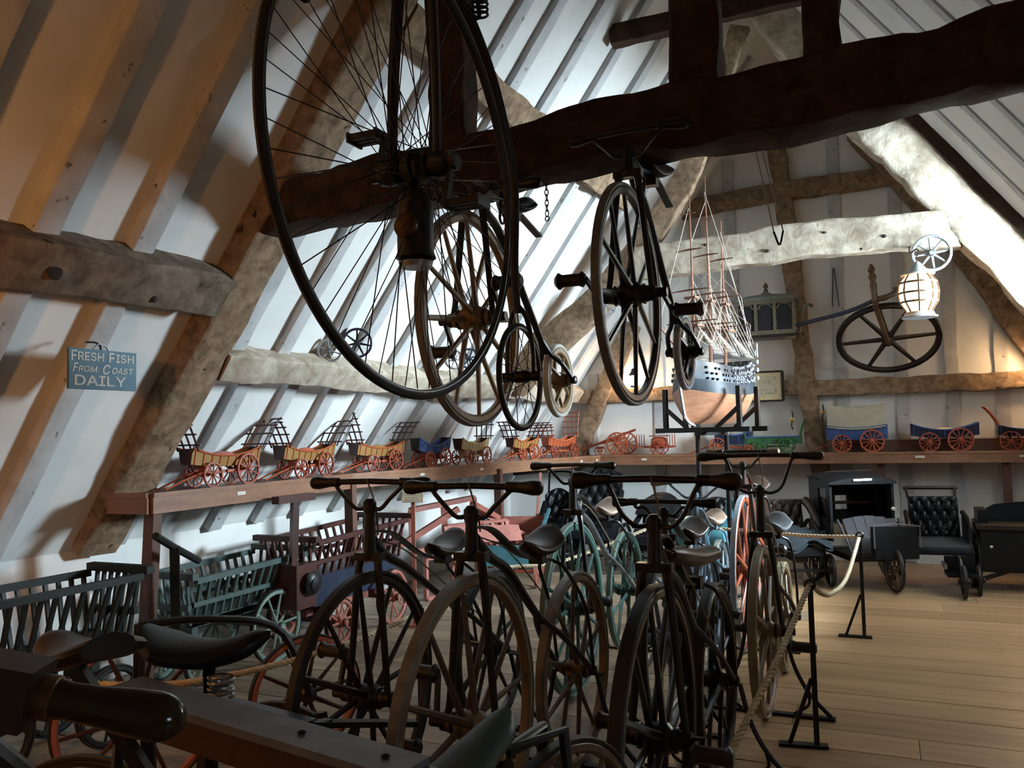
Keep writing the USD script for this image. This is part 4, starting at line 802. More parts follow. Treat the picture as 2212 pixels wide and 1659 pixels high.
for x in (.17, -.17):
    st.p('cross_bar', Mb().box((x, 0, 1.485), (.05, .84, .04)), 'iron')
    for s in (-1, 1): st.p('upright', Mb().box((x, s * .33, 1.66), (.035, .035, .34)), 'iron'); st.p('brace', Mb().bar((x, s * .32, 1.66), (x, s * .13, 1.50), .03, .025, up=(1, 0, 0)), 'iron')
st.p('bearer', Mb().box((0, 0, 1.455), (.46, .07, .03)), 'iron')
for s in (-1, 1): st.p('leg', Mb().box((0, s * .13, .735), (.028, .028, 1.41)), 'iron')
st.p('foot_bar', Mb().box((0, 0, .02), (.34, .06, .03)).box((0, 0, .02), (.06, .36, .03)), 'iron')

# ------------------------------------------------------------------ carts along the left slope
def rail_cart(name, label, x0, x1, y0, y1, zb, zt, m, flare=.06, n=14, ends=True, wheels=None, wm=None, R=.24, mid=True, pin=(), z2=None, boards=True, spn=10):
    """a hand wagon with open spindled sides; x0 is the aisle side, y0 the near end"""
    t = T(name, label, 'hand cart', (0, 0, 0)); 
    t.p('floor_board', Mb().box(((x0 + x1) / 2, (y0 + y1) / 2, zb), (abs(x0 - x1) - .06, y1 - y0 - .1, .035)), m)
    for xx, s in ((x0, 1), (x1, -1)):
        b0, b1 = np.array((xx - s * .05, y0 + .05, zb)), np.array((xx - s * .05, y1 - .05, zb)); a0, a1 = np.array((xx + s * flare, y0, zt)), np.array((xx + s * flare, y1, z2 or zt))
        t.p('top_rail', Mb().bar(a0, a1, .032, .035), m); t.p('bottom_rail', Mb().bar(b0, b1, .04, .045), m)
        if mid: t.p('middle_rail', Mb().bar(b0 * .55 + a0 * .45, b1 * .55 + a1 * .45, .026, .03), m)
        for i in range(n):
            u = (i + .5) / n; t.p('spindle', Mb().bar(b0 + (b1 - b0) * u, a0 + (a1 - a0) * u, .017, .02, up=(0, 1, 0)), m)
    for yy, s in ((y0, -1), (y1, 1)):
        zz = zt if s < 0 else (z2 or zt)
        t.p('end_bar', Mb().bar((x0 + flare + .03, yy + s * .03, zz + .03), (x1 - flare - .03, yy + s * .03, zz + .03), .05, .04), m)
        t.p('end_bar', Mb().bar((x0, yy, (zb * .6 + zz * .4)), (x1, yy, (zb * .6 + zz * .4)), .03, .035), m)
        for i in range(7):
            u = (i + .5) / 7; xb = x0 + (x1 - x0) * u; t.p('spindle', Mb().bar((xb, yy - s * .03, zb), (xb + (u - .5) * -.05, yy + s * .02, zz + .02), .016, .018, up=(0, 1, 0)), m)
    for (wx, wy, r) in (wheels or []):
        wheel(t, (wx, wy, r), r, (1, 0, 0), spn, (wm or m, .03, .03), ('tyre', .03, .008), (wm or m, .02, 0), (wm or m, .035, .12), seg=40, dish=.01)
        if wx > x1 and wx > (x0 + x1) / 2: t.p('axle', Mb().bar((wx, wy, r), (2 * (x0 + x1) / 2 - wx, wy, r), .03, .03).box(((x0 + x1) / 2, wy, (r + zb) / 2), (.2, .05, max(zb - r, .03))), m)
    return t
c1 = rail_cart('hay_cart', 'dark green-black spindled hay cart at the left edge, under the near slope', -3.62, -3.93, 2.0, 3.2, .50, .80, 'green_black', n=16, wheels=[(-3.56, 2.35, .24), (-3.99, 2.35, .24), (-3.56, 3.0, .2), (-3.99, 3.0, .2)], mid=False, flare=.04)
c2 = rail_cart('hay_cart', 'sage green spindled hand cart with a spoked wheel and T-shaped handle', -3.88, -4.26, 3.82, 4.86, .38, .655, 'green_sage', n=13, wheels=[(-3.80, 4.50, .245), (-4.34, 4.50, .245), (-3.92, 3.95, .13), (-4.25, 3.95, .13)], flare=.05, z2=.675, wm='sage_line')
c2.p('handle', Mb().bar((-3.78, 3.62, .32), (-3.72, 3.55, .90), .05, .045), 'green_black'); c2.p('cross_handle', Mb().tube([(-3.66, 3.36, .985), (-3.72, 3.54, .90), (-3.75, 3.76, .79)], .022, 8), 'green_black')
c2.p('tow_bar', Mb().bar((-3.78, 3.62, .33), (-4.0, 3.95, .26), .04, .04), 'green_black')
# dark red and navy wagon
c3 = rail_cart('farm_wagon', 'dark red railed wagon with navy body and red wheels, behind the green hand cart', -3.72, -4.12, 4.78, 5.98, .50, .76, 'red_dark', n=12, wheels=[(-3.66, 5.02, .17), (-4.18, 5.02, .17), (-3.66, 5.72, .22), (-4.18, 5.72, .22)], wm='red_pink', flare=.05, z2=.80, mid=True)
c3.p('body', Mb().loft([[(-4.08, y, .30), (-3.76, y, .30), (-3.72, y, .52), (-4.12, y, .52)] for y in (4.85, 5.9)]), 'blue_navy')
c3.p('front_box', Mb().box((-3.88, 4.70, .48), (.36, .22, .30)), 'red_dark'); c3.p('boss', Mb().lathe((-3.68, 4.72, .50), (1, 0, -.1), [(0, .075), (.02, .085), (.035, .07), (.045, .05), (.05, .055), (.06, .02)], 18), 'iron')
c3.p('handle', Mb().bar((-3.76, 4.62, .40), (-3.75, 4.64, 1.06), .05, .045), 'red_dark'); c3.p('cross_handle', Mb().bar((-3.75, 4.44, 1.085), (-3.75, 4.83, 1.085), .06, .05), 'red_dark')
c3.p('chassis', Mb().box((-3.92, 5.4, .24), (.10, 1.0, .05)), 'red_pink')
# red wooden frames
c4 = T('hurdle_frame', 'pile of pinkish red wooden cart frames leaning against the left wall', 'cart frame', (-4.02, 6.55, 0), -.25)
def frm(t, o, a, b, n, w, name='frame'):
    o, a, b = (np.asarray(v, float) for v in (o, a, b)); m = Mb()
    for u in (0, 1): m.bar(o + b * u, o + a + b * u, w, w * .7)
    for i in range(n): m.bar(o + a * i / (n - 1.), o + a * i / (n - 1.) + b, w * .8, w * .6)
    t.p(name, m, 'red_pink')
frm(c4, (.16, -.1, .46), (.1, .75, .06), (-.12, .10, .36), 3, .065); frm(c4, (.32, .25, .36), (.05, .8, -.02), (-.10, .02, .30), 5, .04); frm(c4, (.28, .70, .62), (.12, .60, -.28), (-.15, .1, .12), 4, .055)
c4.p('stile', Mb().bar((.05, -.2, .50), (.35, .30, .82), .06, .05), 'red_pink'); c4.p('stile', Mb().bar((.30, .55, .84), (.1, 1.3, .58), .06, .05), 'red_pink'); c4.p('plank', Mb().bar((.36, .1, .60), (.42, 1.1, .52), .16, .03, up=(1, 0, .4)), 'red_pink')
frm(c4, (.12, .1, .02), (.05, 1.0, .0), (.0, .0, .36), 4, .05); c4.p('board', Mb().bar((.22, .9, .62), (.3, 1.45, .30), .05, .02), 'red_pink')
# teal cart with red inside
c5 = T('toy_cart', 'teal panelled toy cart with red inside and thin red wheels', 'hand cart', (-3.52, 7.72, 0), .30)
for s in (-1, 1):
    c5.p('side_board', Mb().loft([[(s * .20, y, .26), (s * (.20 + .012), y, .26), (s * (.29 + .012), y, zt), (s * .29, y, zt)] for y, zt in ((-.55, .44), (0, .52), (.55, .62))]), 'teal')
    c5.p('inner_board', Mb().loft([[(s * .19, y, .27), (s * .198, y, .27), (s * .284, y, zt), (s * .276, y, zt)] for y, zt in ((-.54, .43), (0, .51), (.54, .61))]), 'red_pink')
    m = Mb()
    for i in range(6): y = -.5 + .2 * i; m.bar((s * .215, y, .25), (s * .31, y, .46 + .17 * (y + .5)), .025, .02)
    m.bar((s * .31, -.6, .45), (s * .33, .68, .66), .03, .03); c5.p('side_rail', m, 'teal')
c5.p('tail_board', Mb().plate([(-.2, .54, .26), (.2, .54, .26), (.29, .56, .60), (-.29, .56, .60)], .015), 'red_pink'); c5.p('head_board', Mb().plate([(-.2, -.54, .26), (.2, -.54, .26), (.29, -.56, .44), (-.29, -.56, .44)], .015), 'teal'); c5.p('floor_board', Mb().box((0, 0, .255), (.42, 1.1, .02)), 'teal')
c5.p('running_gear', Mb().box((0, 0, .21), (.08, .9, .06)), 'red')
for y in (-.32, .32):
    for s in (-1, 1): simple_wheel(c5, (s * .27, y, .16), .16, (1, 0, 0), 'red_pink', 10, .02)
    c5.p('axle', Mb().bar((-.27, y, .16), (.27, y, .16), .025), 'red')
# barrow with upright red handle behind
br = T('push_barrow', 'red shafted barrow with crossbar handle standing behind the teal cart', 'barrow', (-3.55, 8.35, 0)); br.p('shaft', Mb().bar((.0, 0, .15), (.08, .05, 1.06), .03, .03), 'red_pink'); br.p('cross_handle', Mb().tube([(-.22, .0, 1.05), (.16, .08, 1.08)], .022, 8), 'wood_dark'); br.p('base', Mb().box((0, .05, .10), (.3, .4, .05)), 'red_pink')
for s in (-1, 1): simple_wheel(br, (s * .17, .05, .11), .11, (1, 0, 0), 'red_pink', 8, .02)

# ------------------------------------------------------------------ carriages along the far wall
def tufted(c, w, h, nx, ny, d=.035, lean=0., curve=.0, thick=.05, arch=0.):
    """a buttoned leather panel facing -y"""
    NX, NY = nx * 6, ny * 6; V = []; f = []
    for j in range(NY + 1):
        for i in range(NX + 1):
            u, v = i / NX, j / NY; off = .5 * (int(v * ny) % 2)
            b = abs(math.sin(PI * (u * nx + v * ny * .5))) * abs(math.sin(PI * (u * nx - v * ny * .5)))
            zz = h * v * (1 + arch * (math.sin(PI * u) - 1))
            V.append((c[0] + w * (u - .5), c[1] - d * b ** .6 * min(1, 9 * min(u, 1 - u, v, 1 - v) + .3) + lean * v + curve * (2 * u - 1) ** 2 * -1, c[2] + zz))
    n1 = len(V); V += [(x, y + thick + (0), z) for x, y, z in [(p[0], c[1] + lean * (p[2] - c[2]) / h - curve * (2 * (p[0] - c[0]) / w) ** 2, p[2]) for p in V]]
    W = NX + 1
    for j in range(NY):
        for i in range(NX):
            a = j * W + i; f += [(a, a + 1, a + W + 1), (a, a + W + 1, a + W), (n1 + a, n1 + a + W + 1, n1 + a + 1), (n1 + a, n1 + a + W, n1 + a + W + 1)]
    e = [i for i in range(W)] + [j * W + NX for j in range(1, NY + 1)] + [NY * W + i for i in range(NX - 1, -1, -1)] + [j * W for j in range(NY - 1, 0, -1)]
    for a, b in zip(e, e[1:] + e[:1]): f += [(a, n1 + a, n1 + b), (a, n1 + b, b)]
    return Mb().add(V, f)
def buttons(c, w, h, nx, ny, m, t, par, lean=0., d=.012):
    mm = Mb()
    for j in range(1, ny):
        for i in range(1, nx): mm.ell((c[0] + w * (i / nx - .5 + (.5 / nx if j % 2 else 0)), c[1] + lean * j / ny - d, c[2] + h * j / ny), (.008, .006, .008), 3)
    t.p('buttons', mm, m, par)
def cwheel(t, c, R, axis=(1, 0, 0), m='wood_dark', n=8, name='wheel'):
    return wheel(t, c, R, axis, n, (m, .026, .03), ('tyre', .026, .012), (m, .02, 0), (m, .034, .09), seg=40, dish=.008, name=name)
# hansom cab
hc = T('hansom_carriage', 'black child-size hansom carriage with small windows and plum slatted apron', 'carriage', (-.37, 8.72, 0), .40)
def slab(x0, x1, y0, y1, z0, z1): return Mb().box(((x0 + x1) / 2, (y0 + y1) / 2, (z0 + z1) / 2), (x1 - x0, y1 - y0, z1 - z0))
hc.p('roof', Mb().loft([[(-.32, y, z - .02), (.30, y, z - .02), (.30, y, z), (.15, y, z + .03), (-.02, y, z + .04), (-.18, y, z + .03), (-.32, y, z)] for y, z in ((.28, 1.0), (-.05, 1.01), (-.34, .965))]), 'leather_black')
hc.p('roof_rail', Mb().tube([(-.30, -.2, 1.06), (.12, -.2, 1.07)], .004, 5).tube([(-.30, -.2, 1.0), (-.30, -.2, 1.06)], .004, 5).tube([(.12, -.2, 1.03), (.12, -.2, 1.07)], .004, 5), 'iron')
for s in (-1, 1):
    sx = .285 * s - .01
    sw = hc.p('side_panel', slab(sx - .012, sx + .012, -.30, .28, .42, .62).loft([[(sx - .012, y, z0), (sx + .012, y, z0), (sx + .012, y, .97), (sx - .012, y, .97)] for y, z0 in ((-.30, .60), (-.20, .60))]).loft([[(sx - .012, y, .60), (sx + .012, y, .60), (sx + .012, y, .98), (sx - .012, y, .98)] for y in (.02, .28)]).loft([[(sx - .012, y, .90), (sx + .012, y, .90), (sx + .012, y, .98), (sx - .012, y, .98)] for y in (-.2, .02)]), 'leather_black')
    hc.p('window_glass', slab(sx - .003, sx + .003, -.2, .02, .62, .9), 'pane', sw)
hc.p('back_panel', slab(-.30, .28, .26, .29, .40, .66).loft([[(x, .26, .66), (x, .29, .66), (x, .29, .98), (x, .26, .98)] for x in (-.30, -.06)]).loft([[(x, .26, .66), (x, .29, .66), (x, .29, .98), (x, .26, .98)] for x in (.06, .28)]).loft([[(x, .26, .80), (x, .29, .80), (x, .29, .98), (x, .26, .98)] for x in (-.06, .06)]), 'leather_black')
hc.p('seat', slab(-.26, .25, -.05, .26, .42, .55), 'wood_brown'); hc.p('shelf_board', slab(-.26, .25, .18, .26, .72, .745), 'wood_brown')
for i in range(5):
    x = -.20 + .098 * i; hc.p('apron_slat', Mb().plate([(x * 1.0, -.30, .62 + .03 * math.sin(PI * i / 4)), (x + .094, -.30, .62 + .03 * math.sin(PI * (i + 1) / 5)), (x * .92 + .09, -.52, .33), (x * .92, -.52, .33)], .014), 'plum')
hc.p('apron_edge', Mb().tube([(-.25, -.31, .62), (-.19, -.54, .30)], .012, 6).tube([(.31, -.31, .62), (.29, -.54, .30)], .012, 6), 'plum')
hc.p('front_box', slab(-.05, .33, -.66, -.56, .30, .58), 'leather_black'); hc.p('box_rail', Mb().tube([(-.06, -.67, .40), (-.06, -.67, .60), (.12, -.67, .615), (.34, -.67, .59), (.34, -.67, .40)], .007, 6), 'steel')
hc.p('chassis', slab(-.2, .25, -.50, .2, .26, .31), 'iron')
cwheel(hc, (-.38, .05, .30), .30, (1, 0, 0), 'wood_dark', 12); cwheel(hc, (.36, .05, .30), .30, (1, 0, 0), 'wood_dark', 12); cwheel(hc, (.14, -.58, .20), .20, (1, 0, 0), 'wood_brown', 8)
hc.p('axle', Mb().bar((-.38, .05, .30), (.36, .05, .30), .03), 'iron'); hc.p('front_fork', Mb().tube([(.08, -.58, .2), (.08, -.58, .36), (.20, -.58, .36), (.20, -.58, .2)], .011, 6), 'iron')
hc.p('title_card', Mb().bar((-.10, -.352, .985), (.07, -.352, .99), .004, .022), 'card'); hc.p('lamp', Mb().lathe((.26, -.33, .70), (0, 0, 1), [(0, .015), (.02, .02), (.03, .008)], 8), 'card')
# bath chair
bc = T('bath_chair', 'black buttoned three-wheeled bath chair, second carriage from the right edge', 'bath chair', (.36, 8.62, 0), .08)
B = bc.p('back_rest', tufted((0, .16, .44), .42, .36, 5, 4, .035, .10), 'leather_black')
bc.p('push_handle', Mb().tube(spline([(-.20, .32, .78), (-.21, .38, .86), (-.2, .40, .875), (.2, .40, .875), (.21, .38, .86), (.20, .32, .78)], 18), .013, 7).tube([(-.22, .40, .875), (.22, .40, .875)], .018, 8), 'wood_dark')
bc.p('seat', Mb().loft([[(-w / 2, y, z - .05), (w / 2, y, z - .05), (w / 2, y, z), (-w / 2, y, z)] for y, w, z in ((.18, .44, .44), (-.05, .46, .43), (-.30, .44, .40))]), 'cloth_blue')
for s in (-1, 1):
    bc.p('arm_rest', Mb().tube(spline([(s * .24, .20, .66), (s * .25, .0, .62), (s * .25, -.12, .56), (s * .24, -.16, .42)], 12), .022, 8), 'leather_black'); bc.p('side_panel', Mb().plate([(s * .235, .2, .40), (s * .235, -.2, .40), (s * .235, -.1, .56), (s * .235, .18, .64)], .015), 'leather_black')
    cwheel(bc, (s * .31, .10, .29), .29, n=12); bc.p('spring', Mb().tube(spline([(s * .27, -.15, .30), (s * .27, .1, .34), (s * .27, .3, .30)], 10), .01, 6), 'iron')
bc.p('seat_frame', slab(-.24, .24, -.30, .22, .33, .375), 'leather_black'); bc.p('axle', Mb().bar((-.31, .10, .29), (.31, .10, .29), .025), 'iron')
bc.p('foot_board', slab(.0, .24, -.50, -.30, .17, .19).loft([[(x, -.30, .17), (x, -.31, .17), (x, -.33, .33), (x, -.32, .33)] for x in (0.0, .24)]), 'leather_black'); bc.p('foot_strap', slab(-.02, .0, -.5, -.3, .24, .28), 'steel')
bc.p('front_fork', Mb().tube(spline([(.11, -.28, .33), (.11, -.46, .30), (.11, -.52, .16)], 10), .014, 7), 'iron'); cwheel(bc, (.12, -.52, .14), .14)
# dark carriage at the right edge
dc = T('dark_carriage', 'almost black square-bodied carriage at the right edge under the shelf', 'carriage', (1.05, 8.75, 0), 0)
dc.p('body', slab(-.36, .45, -.3, .28, .18, .55), 'leather_black'); dc.p('moulding', slab(-.38, .47, -.32, .3, .55, .585), 'wood_dark')
dc.p('back_board', Mb().loft([[(x, .1, .58), (x, .14, .58), (x, .14, z), (x, .1, z)] for x, z in zip(np.linspace(-.3, .45, 9), (.68, .735, .75, .76, .765, .77, .77, .76, .75))]), 'leather_black'); dc.p('arm_block', slab(-.36, -.28, -.1, .25, .58, .70), 'leather_black')
for s in (-.42, .5): cwheel(dc, (s, .0, .25), .25, n=10); 
cwheel(dc, (-.40, -.45, .13), .13); dc.p('axle', Mb().bar((-.42, 0, .25), (.5, 0, .25), .03).bar((-.40, -.45, .13), (-.1, -.2, .2), .03), 'iron'); dc.p('lamp_stud', Mb().ell((-.28, -.305, .40), (.014, .01, .014), 5), 'card')
# brown buttoned carriage
bp_ = T('perambulator', 'child carriage with brown buttoned leather seat and grey-blue rug, left of the hansom', 'perambulator', (-.92, 8.55, 0), .36, 'perambulators along the far wall')
B = bp_.p('back_rest', tufted((-.02, .12, .47), .36, .30, 4, 3, .03, .06), 'leather_brown'); buttons((-.02, .10, .47), .36, .30, 4, 3, 'brass', bp_, B, .06, .008)
for s in (-1, 1): bp_.p('wing', Mb().tube(spline([(s * .19, .16, .76), (s * .22, .06, .70), (s * .23, -.06, .60), (s * .24, -.14, .52)], 12), [.045] * 6 + [.038] * 3 + [.028] * 3, 10), 'leather_brown')
bp_.p('seat', slab(-.2, .2, -.16, .14, .40, .47), 'leather_brown'); bp_.p('body', Mb().loft([[(-w, y, .30), (w, y, .30), (w + .03, y, z), (-w - .03, y, z)] for y, w, z in ((.18, .20, .42), (-.1, .22, .42), (-.42, .17, .38))]), 'leather_black')
S = [[(x, -.46 + .045 * i, .405 + .05 * math.sin(x * 13 + i) * .4 + .012 * i + .03 * math.sin(i * 1.7 + x * 21)) for x in np.linspace(-.22, .26, 15)] for i in range(9)]
V = [p for r in S for p in r]; n1 = len(V); V += [(x, y, z - .03) for x, y, z in V]; f = []
for i in range(8):
    for j in range(14): a = i * 15 + j; f += [(a, a + 1, a + 16), (a, a + 16, a + 15), (n1 + a, n1 + a + 16, n1 + a + 1), (n1 + a, n1 + a + 15, n1 + a + 16)]
bp_.p('rug', Mb().add(V, f), 'cloth_blue', smooth=60)
for s in (-1, 1): cwheel(bp_, (s * .27, -.30, .15), .15, n=8); cwheel(bp_, (s * .30, .16, .22), .22, n=10)
bp_.p('axle', Mb().bar((-.27, -.30, .15), (.27, -.30, .15), .025).bar((-.3, .16, .22), (.3, .16, .22), .025).box((0, -.1, .26), (.12, .5, .06)), 'iron')
# buttoned black pram seat and others in the middle
def pram(label, x, y, rz, w, zs, bh, m='leather_black', R=.24, nx=4, ny=3, hood=False, body='leather_black', arch=.2, lean=.08, handle=False):
    t = T('perambulator', label, 'perambulator', (x, y, 0), rz, 'perambulators along the far wall')
    t.p('back_rest', tufted((0, .14, zs), w, bh, nx, ny, .035, lean, .04, .05, arch), m); t.p('seat', slab(-w / 2, w / 2, -.22, .14, zs - .07, zs), m)
    t.p('body', Mb().loft([[(-a, y_, zs - .22 + dz), (a, y_, zs - .22 + dz), (a + .03, y_, zs - .05), (-a - .03, y_, zs - .05)] for y_, a, dz in ((.2, w * .36, .05), (.0, w * .44, 0), (-.25, w * .44, 0), (-.42, w * .36, .08))]), body)
    for s in (-1, 1):
        t.p('arm_rest', Mb().tube(spline([(s * w * .5, .16, zs + bh * .55), (s * w * .54, .0, zs + bh * .3), (s * w * .55, -.18, zs + .03)], 10), .03, 8), m)
        cwheel(t, (s * (w / 2 + .05), .08, R), R, n=10); cwheel(t, (s * (w / 2 + .03), -.36, R * .75), R * .75, n=10)
        t.p('spring', Mb().tube(spline([(s * w * .45, -.4, R * .9), (s * w * .45, -.15, zs - .20), (s * w * .45, .12, R * 1.1)], 10), .009, 6), 'iron')
    t.p('axle', Mb().bar((-w / 2 - .05, .08, R), (w / 2 + .05, .08, R), .022).bar((-w / 2 - .03, -.36, R * .75), (w / 2 + .03, -.36, R * .75), .022), 'iron')
    if hood:
        S = [[(math.cos(q) * (w / 2 + .03), .18 - .26 * k + .05 * math.sin(q), zs + bh * .45 + (bh * .6 + .03 * math.cos(k * 9)) * max(math.sin(q), 0) * (1 - .1 * k)) for q in np.linspace(0, PI, 15)] + [(0, .18 - .26 * k, zs + bh * .5)] for k in np.linspace(0, 1, 7)]
        t.p('hood', Mb().loft(S), 'leather_black')
    if handle: t.p('push_handle', Mb().tube(spline([(-w * .4, .2, zs + .1), (-w * .42, .42, zs + bh + .1), (-w * .36, .50, zs + bh + .17), (w * .36, .50, zs + bh + .17), (w * .42, .42, zs + bh + .1), (w * .4, .2, zs + .1)], 22), .012, 7), 'iron')
    return t
pram('tall blue-black buttoned carriage chair just left of the ship stand legs', -2.98, 8.85, 0, .46, .50, .58, R=.24, nx=4, ny=5, arch=.12, lean=.10)
pram('grey-black hooded perambulator with thin curved handles, beside the red barrow', -3.50, 8.92, .25, .30, .48, .36, R=.2, nx=3, ny=3, hood=False, handle=True)
pram('black perambulator with round shiny hood behind the slim-gripped velocipede', -2.32, 8.9, 0, .40, .44, .32, R=.22, hood=True)
pram('wide glossy black buttoned carriage seat seen through the ship stand legs', -1.72, 8.85, 0, .52, .42, .34, R=.22, nx=6, ny=3, arch=.25)
# teal tricycle horse with a hide saddle in the middle
th = T('tricycle_horse', 'teal painted toy horse tricycle with a mottled hide seat among the cycles', 'tricycle', (-1.66, 7.62, 0), -.2)
th.p('body', Mb().loft([[(x, .10 * k * math.cos(q), .55 + .13 * k * math.sin(q)) for q in np.arange(12) * PI / 6] for x, k in ((-.28, .5), (-.2, .95), (0, 1), (.2, .95), (.3, .5))]), 'teal'); th.p('hide_seat', Mb().ell((0, 0, .655), (.16, .105, .05), 8), 'hide')
for a, b in (((-.2, .07, .5), (-.34, .14, .2)), ((-.2, -.07, .5), (-.34, -.14, .2)), ((.22, .05, .5), (.34, .04, .22)), ((.22, -.05, .5), (.34, -.04, .22))): th.p('leg', Mb().tube([a, b], [.03, .016], 7), 'teal')
th.p('neck', Mb().tube([(.24, 0, .6), (.34, 0, .74), (.36, 0, .84)], [.06, .045, .04], 9), 'teal'); th.p('head', Mb().ell((.42, 0, .84), (.10, .04, .045), 7), 'teal')
for c, R in (((.34, 0, .2), .2), ((-.34, .19, .2), .2), ((-.34, -.19, .2), .2)): wheel(th, c, R, (0, 1, 0), 10, ('blue_pale', .024, .022), ('tyre', .024, .010), ('blue_pale', .015, 0), ('blue_pale', .03, .08), seg=36, dish=.006)
th.p('axle', Mb().bar((-.34, -.19, .2), (-.34, .19, .2), .02), 'iron')
# small upholstered toy velocipede frame on A-stand: iron cycle stands
def cyc_stand(label, x, y, w=.62, h=.42, rz=0.):
    t = T('cycle_stand', label, 'cycle stand', (x, y, 0), rz, 'iron floor stands under the cycles'); t.p('base_bar', Mb().box((0, 0, .008), (w, .04, .014)), 'iron')
    for s in (-1, 1):
        t.p('leg', Mb().tube(spline([(s * .10, 0, h), (s * .14, 0, h * .6), (s * w * .32, 0, h * .28), (s * w * .47, 0, .015)], 12), .011, 6), 'iron'); t.p('brace', Mb().tube(spline([(s * w * .30, 0, h * .32), (s * w * .31, 0, h * .16), (s * w * .2, 0, .015)], 8), .008, 6), 'iron')
for nm, x, y, h in (('the leftmost front-row velocipede', -1.91, 3.92, .38), ('the middle front-row velocipede', -1.34, 3.60, .42), ('the black front-row velocipede', -.735, 3.72, .40), ('the green velocipede', -1.70, 5.6, .39), ('the pale-tyred velocipede', -.645, 4.60, .43), ('the orange-red velocipede', -.93, 5.86, .50), ('the blue-black velocipede', -1.06, 4.16, .44)):
    cyc_stand(f'black iron floor stand with curved legs under {nm}', x, y, h=h, w=.66)
# ropes and stanchions
def stanchion(label, x, y, h, ang):
    t = T('stanchion', label, 'stanchion', (x, y, 0), ang, 'iron rope stanchions'); t.p('post', Mb().bar((0, 0, 0), (0, 0, h), .024, .024, up=(0, 1, 0)), 'iron'); t.p('strut', Mb().bar((-.12, .0, .012), (-.012, 0, h * .42), .018, .018, up=(0, 1, 0)), 'iron')
    t.p('foot', Mb().box((-.06, 0, .007), (.22, .05, .014)), 'iron'); t.p('ring', Mb().ring((0, 0, h), (0, 1, .2), [(.022 + .007 * math.cos(q), .007 * math.sin(q)) for q in np.arange(6) * PI / 3], 18), 'iron')
stanchion('thin iron rope stanchion farther away on the open floor', -.225, 6.43, .715, 0); stanchion('iron rope stanchion nearest the pale-tyred velocipede', -.375, 4.20, .75, .15)
def rope(label, pts, r=.013, n=60):
    P = spline(pts, n); L = np.concatenate([[0], np.cumsum(np.linalg.norm(np.diff(P, axis=0), axis=1))]); t = T('rope', label, 'rope', group='barrier ropes')
    for k in range(3):
        Q = []
        for i, p in enumerate(P):
            a, b = frame(P[min(i + 1, n - 1)] - P[max(i - 1, 0)]); q = L[i] / (r * 7) * 2 * PI + k * 2 * PI / 3; Q.append(p + r * .52 * (a * math.cos(q) + b * math.sin(q)))
        t.p('strand', Mb().tube(Q, r * .62, 6), 'rope', smooth=True)
rope('twisted rope running low from the near stanchion to the bottom of the picture', [(-.38, 4.20, .745), (-.45, 3.55, .57), (-.56, 2.9, .36), (-.62, 2.5, .22), (-.66, 2.2, .10)], n=150)
rope('pale rope sagging between the two iron stanchions', [(-.36, 4.21, .74), (-.37, 4.8, .60), (-.36, 5.4, .49), (-.30, 5.9, .50), (-.23, 6.43, .70)], n=170)
rope('taut rope from the far stanchion behind the cycles', [(-.23, 6.43, .705), (-.6, 6.62, .68), (-1.0, 6.8, .68), (-1.9, 7.0, .70)], n=150)
rope('rope along the left aisle between the carts and the front-row cycles', [(-2.9, 2.2, .60), (-2.56, 2.5, .55), (-2.46, 3.24, .50), (-2.41, 4.03, .52), (-2.45, 5.1, .58), (-2.3, 5.95, .52), (-1.76, 6.6, .72)], n=330)
for i, (x, y, l) in enumerate(((-2.41, 4.03, 'nearer'), (-2.3, 5.95, 'farther'))):
    stanchion(f'iron stanchion holding the left aisle rope, {l} one', x, y, .54, .3)
# information card on its post
ic = T('information_card', 'printed information card on a thin wooden post by the left carts', 'sign', (-3.46, 5.72, 0), .35); ic.p('post', Mb().box((0, 0, .5), (.03, .025, 1.0)), 'red_pink'); ic.p('base', Mb().box((0, 0, .012), (.14, .12, .024)), 'red_pink')
pnl = ic.p('panel', Mb().bar((0, -.02, .97), (0, .02, 1.09), .17, .014, up=(0, -1, .3)), 'print'); 
m = Mb()
for i in range(5): m.bar((-.065, -.021 + .006 * i, .985 + .018 * i), (.05 - .02 * (i % 2), -.021 + .006 * i, .985 + .018 * i), .003, .005)
ic.p('lettering', m, 'ink', pnl)

# ------------------------------------------------------------------ nearest machines, bottom left
nh = T('hobby_horse', 'dark wooden hobby horse in the near left corner with red beam and grey leather top', 'hobby horse')
A, Bq = np.array((-1.74, 1.50, .86)), np.array((-.86, 1.44, .80))
nh.p('beam', Mb().bar(A, Bq, .10, .07), 'red_dark'); nh.p('padded_top', Mb().bar(A + (0, .0, .043), Bq + (-.02, 0, .043), .11, .018), 'board_grey')
nh.p('stud', Mb().ell(A * .35 + Bq * .65 + (0, 0, .055), (.010, .010, .005), 5).ell(A * .1 + Bq * .9 + (0, 0, .055), (.010, .010, .005), 5), 'iron')
for c in ((-1.72, 1.497, .30), (-1.12, 1.457, .27)): wheel(nh, c, .27 if c[0] > -1.5 else .30, (.07, 1, 0), 10, ('red_pink', .03, .035), ('tyre', .03, .012), ('red_dark', .022, 0), ('red_dark', .045, .14), seg=44, dish=.01)
for s in (-1, 1):
    for c in ((-1.72, 1.497), (-1.12, 1.457)): nh.p('fork', Mb().bar((c[0], c[1] + s * .075, .36), (c[0] + .02, c[1] + s * .04, .82), .03, .02), 'iron')
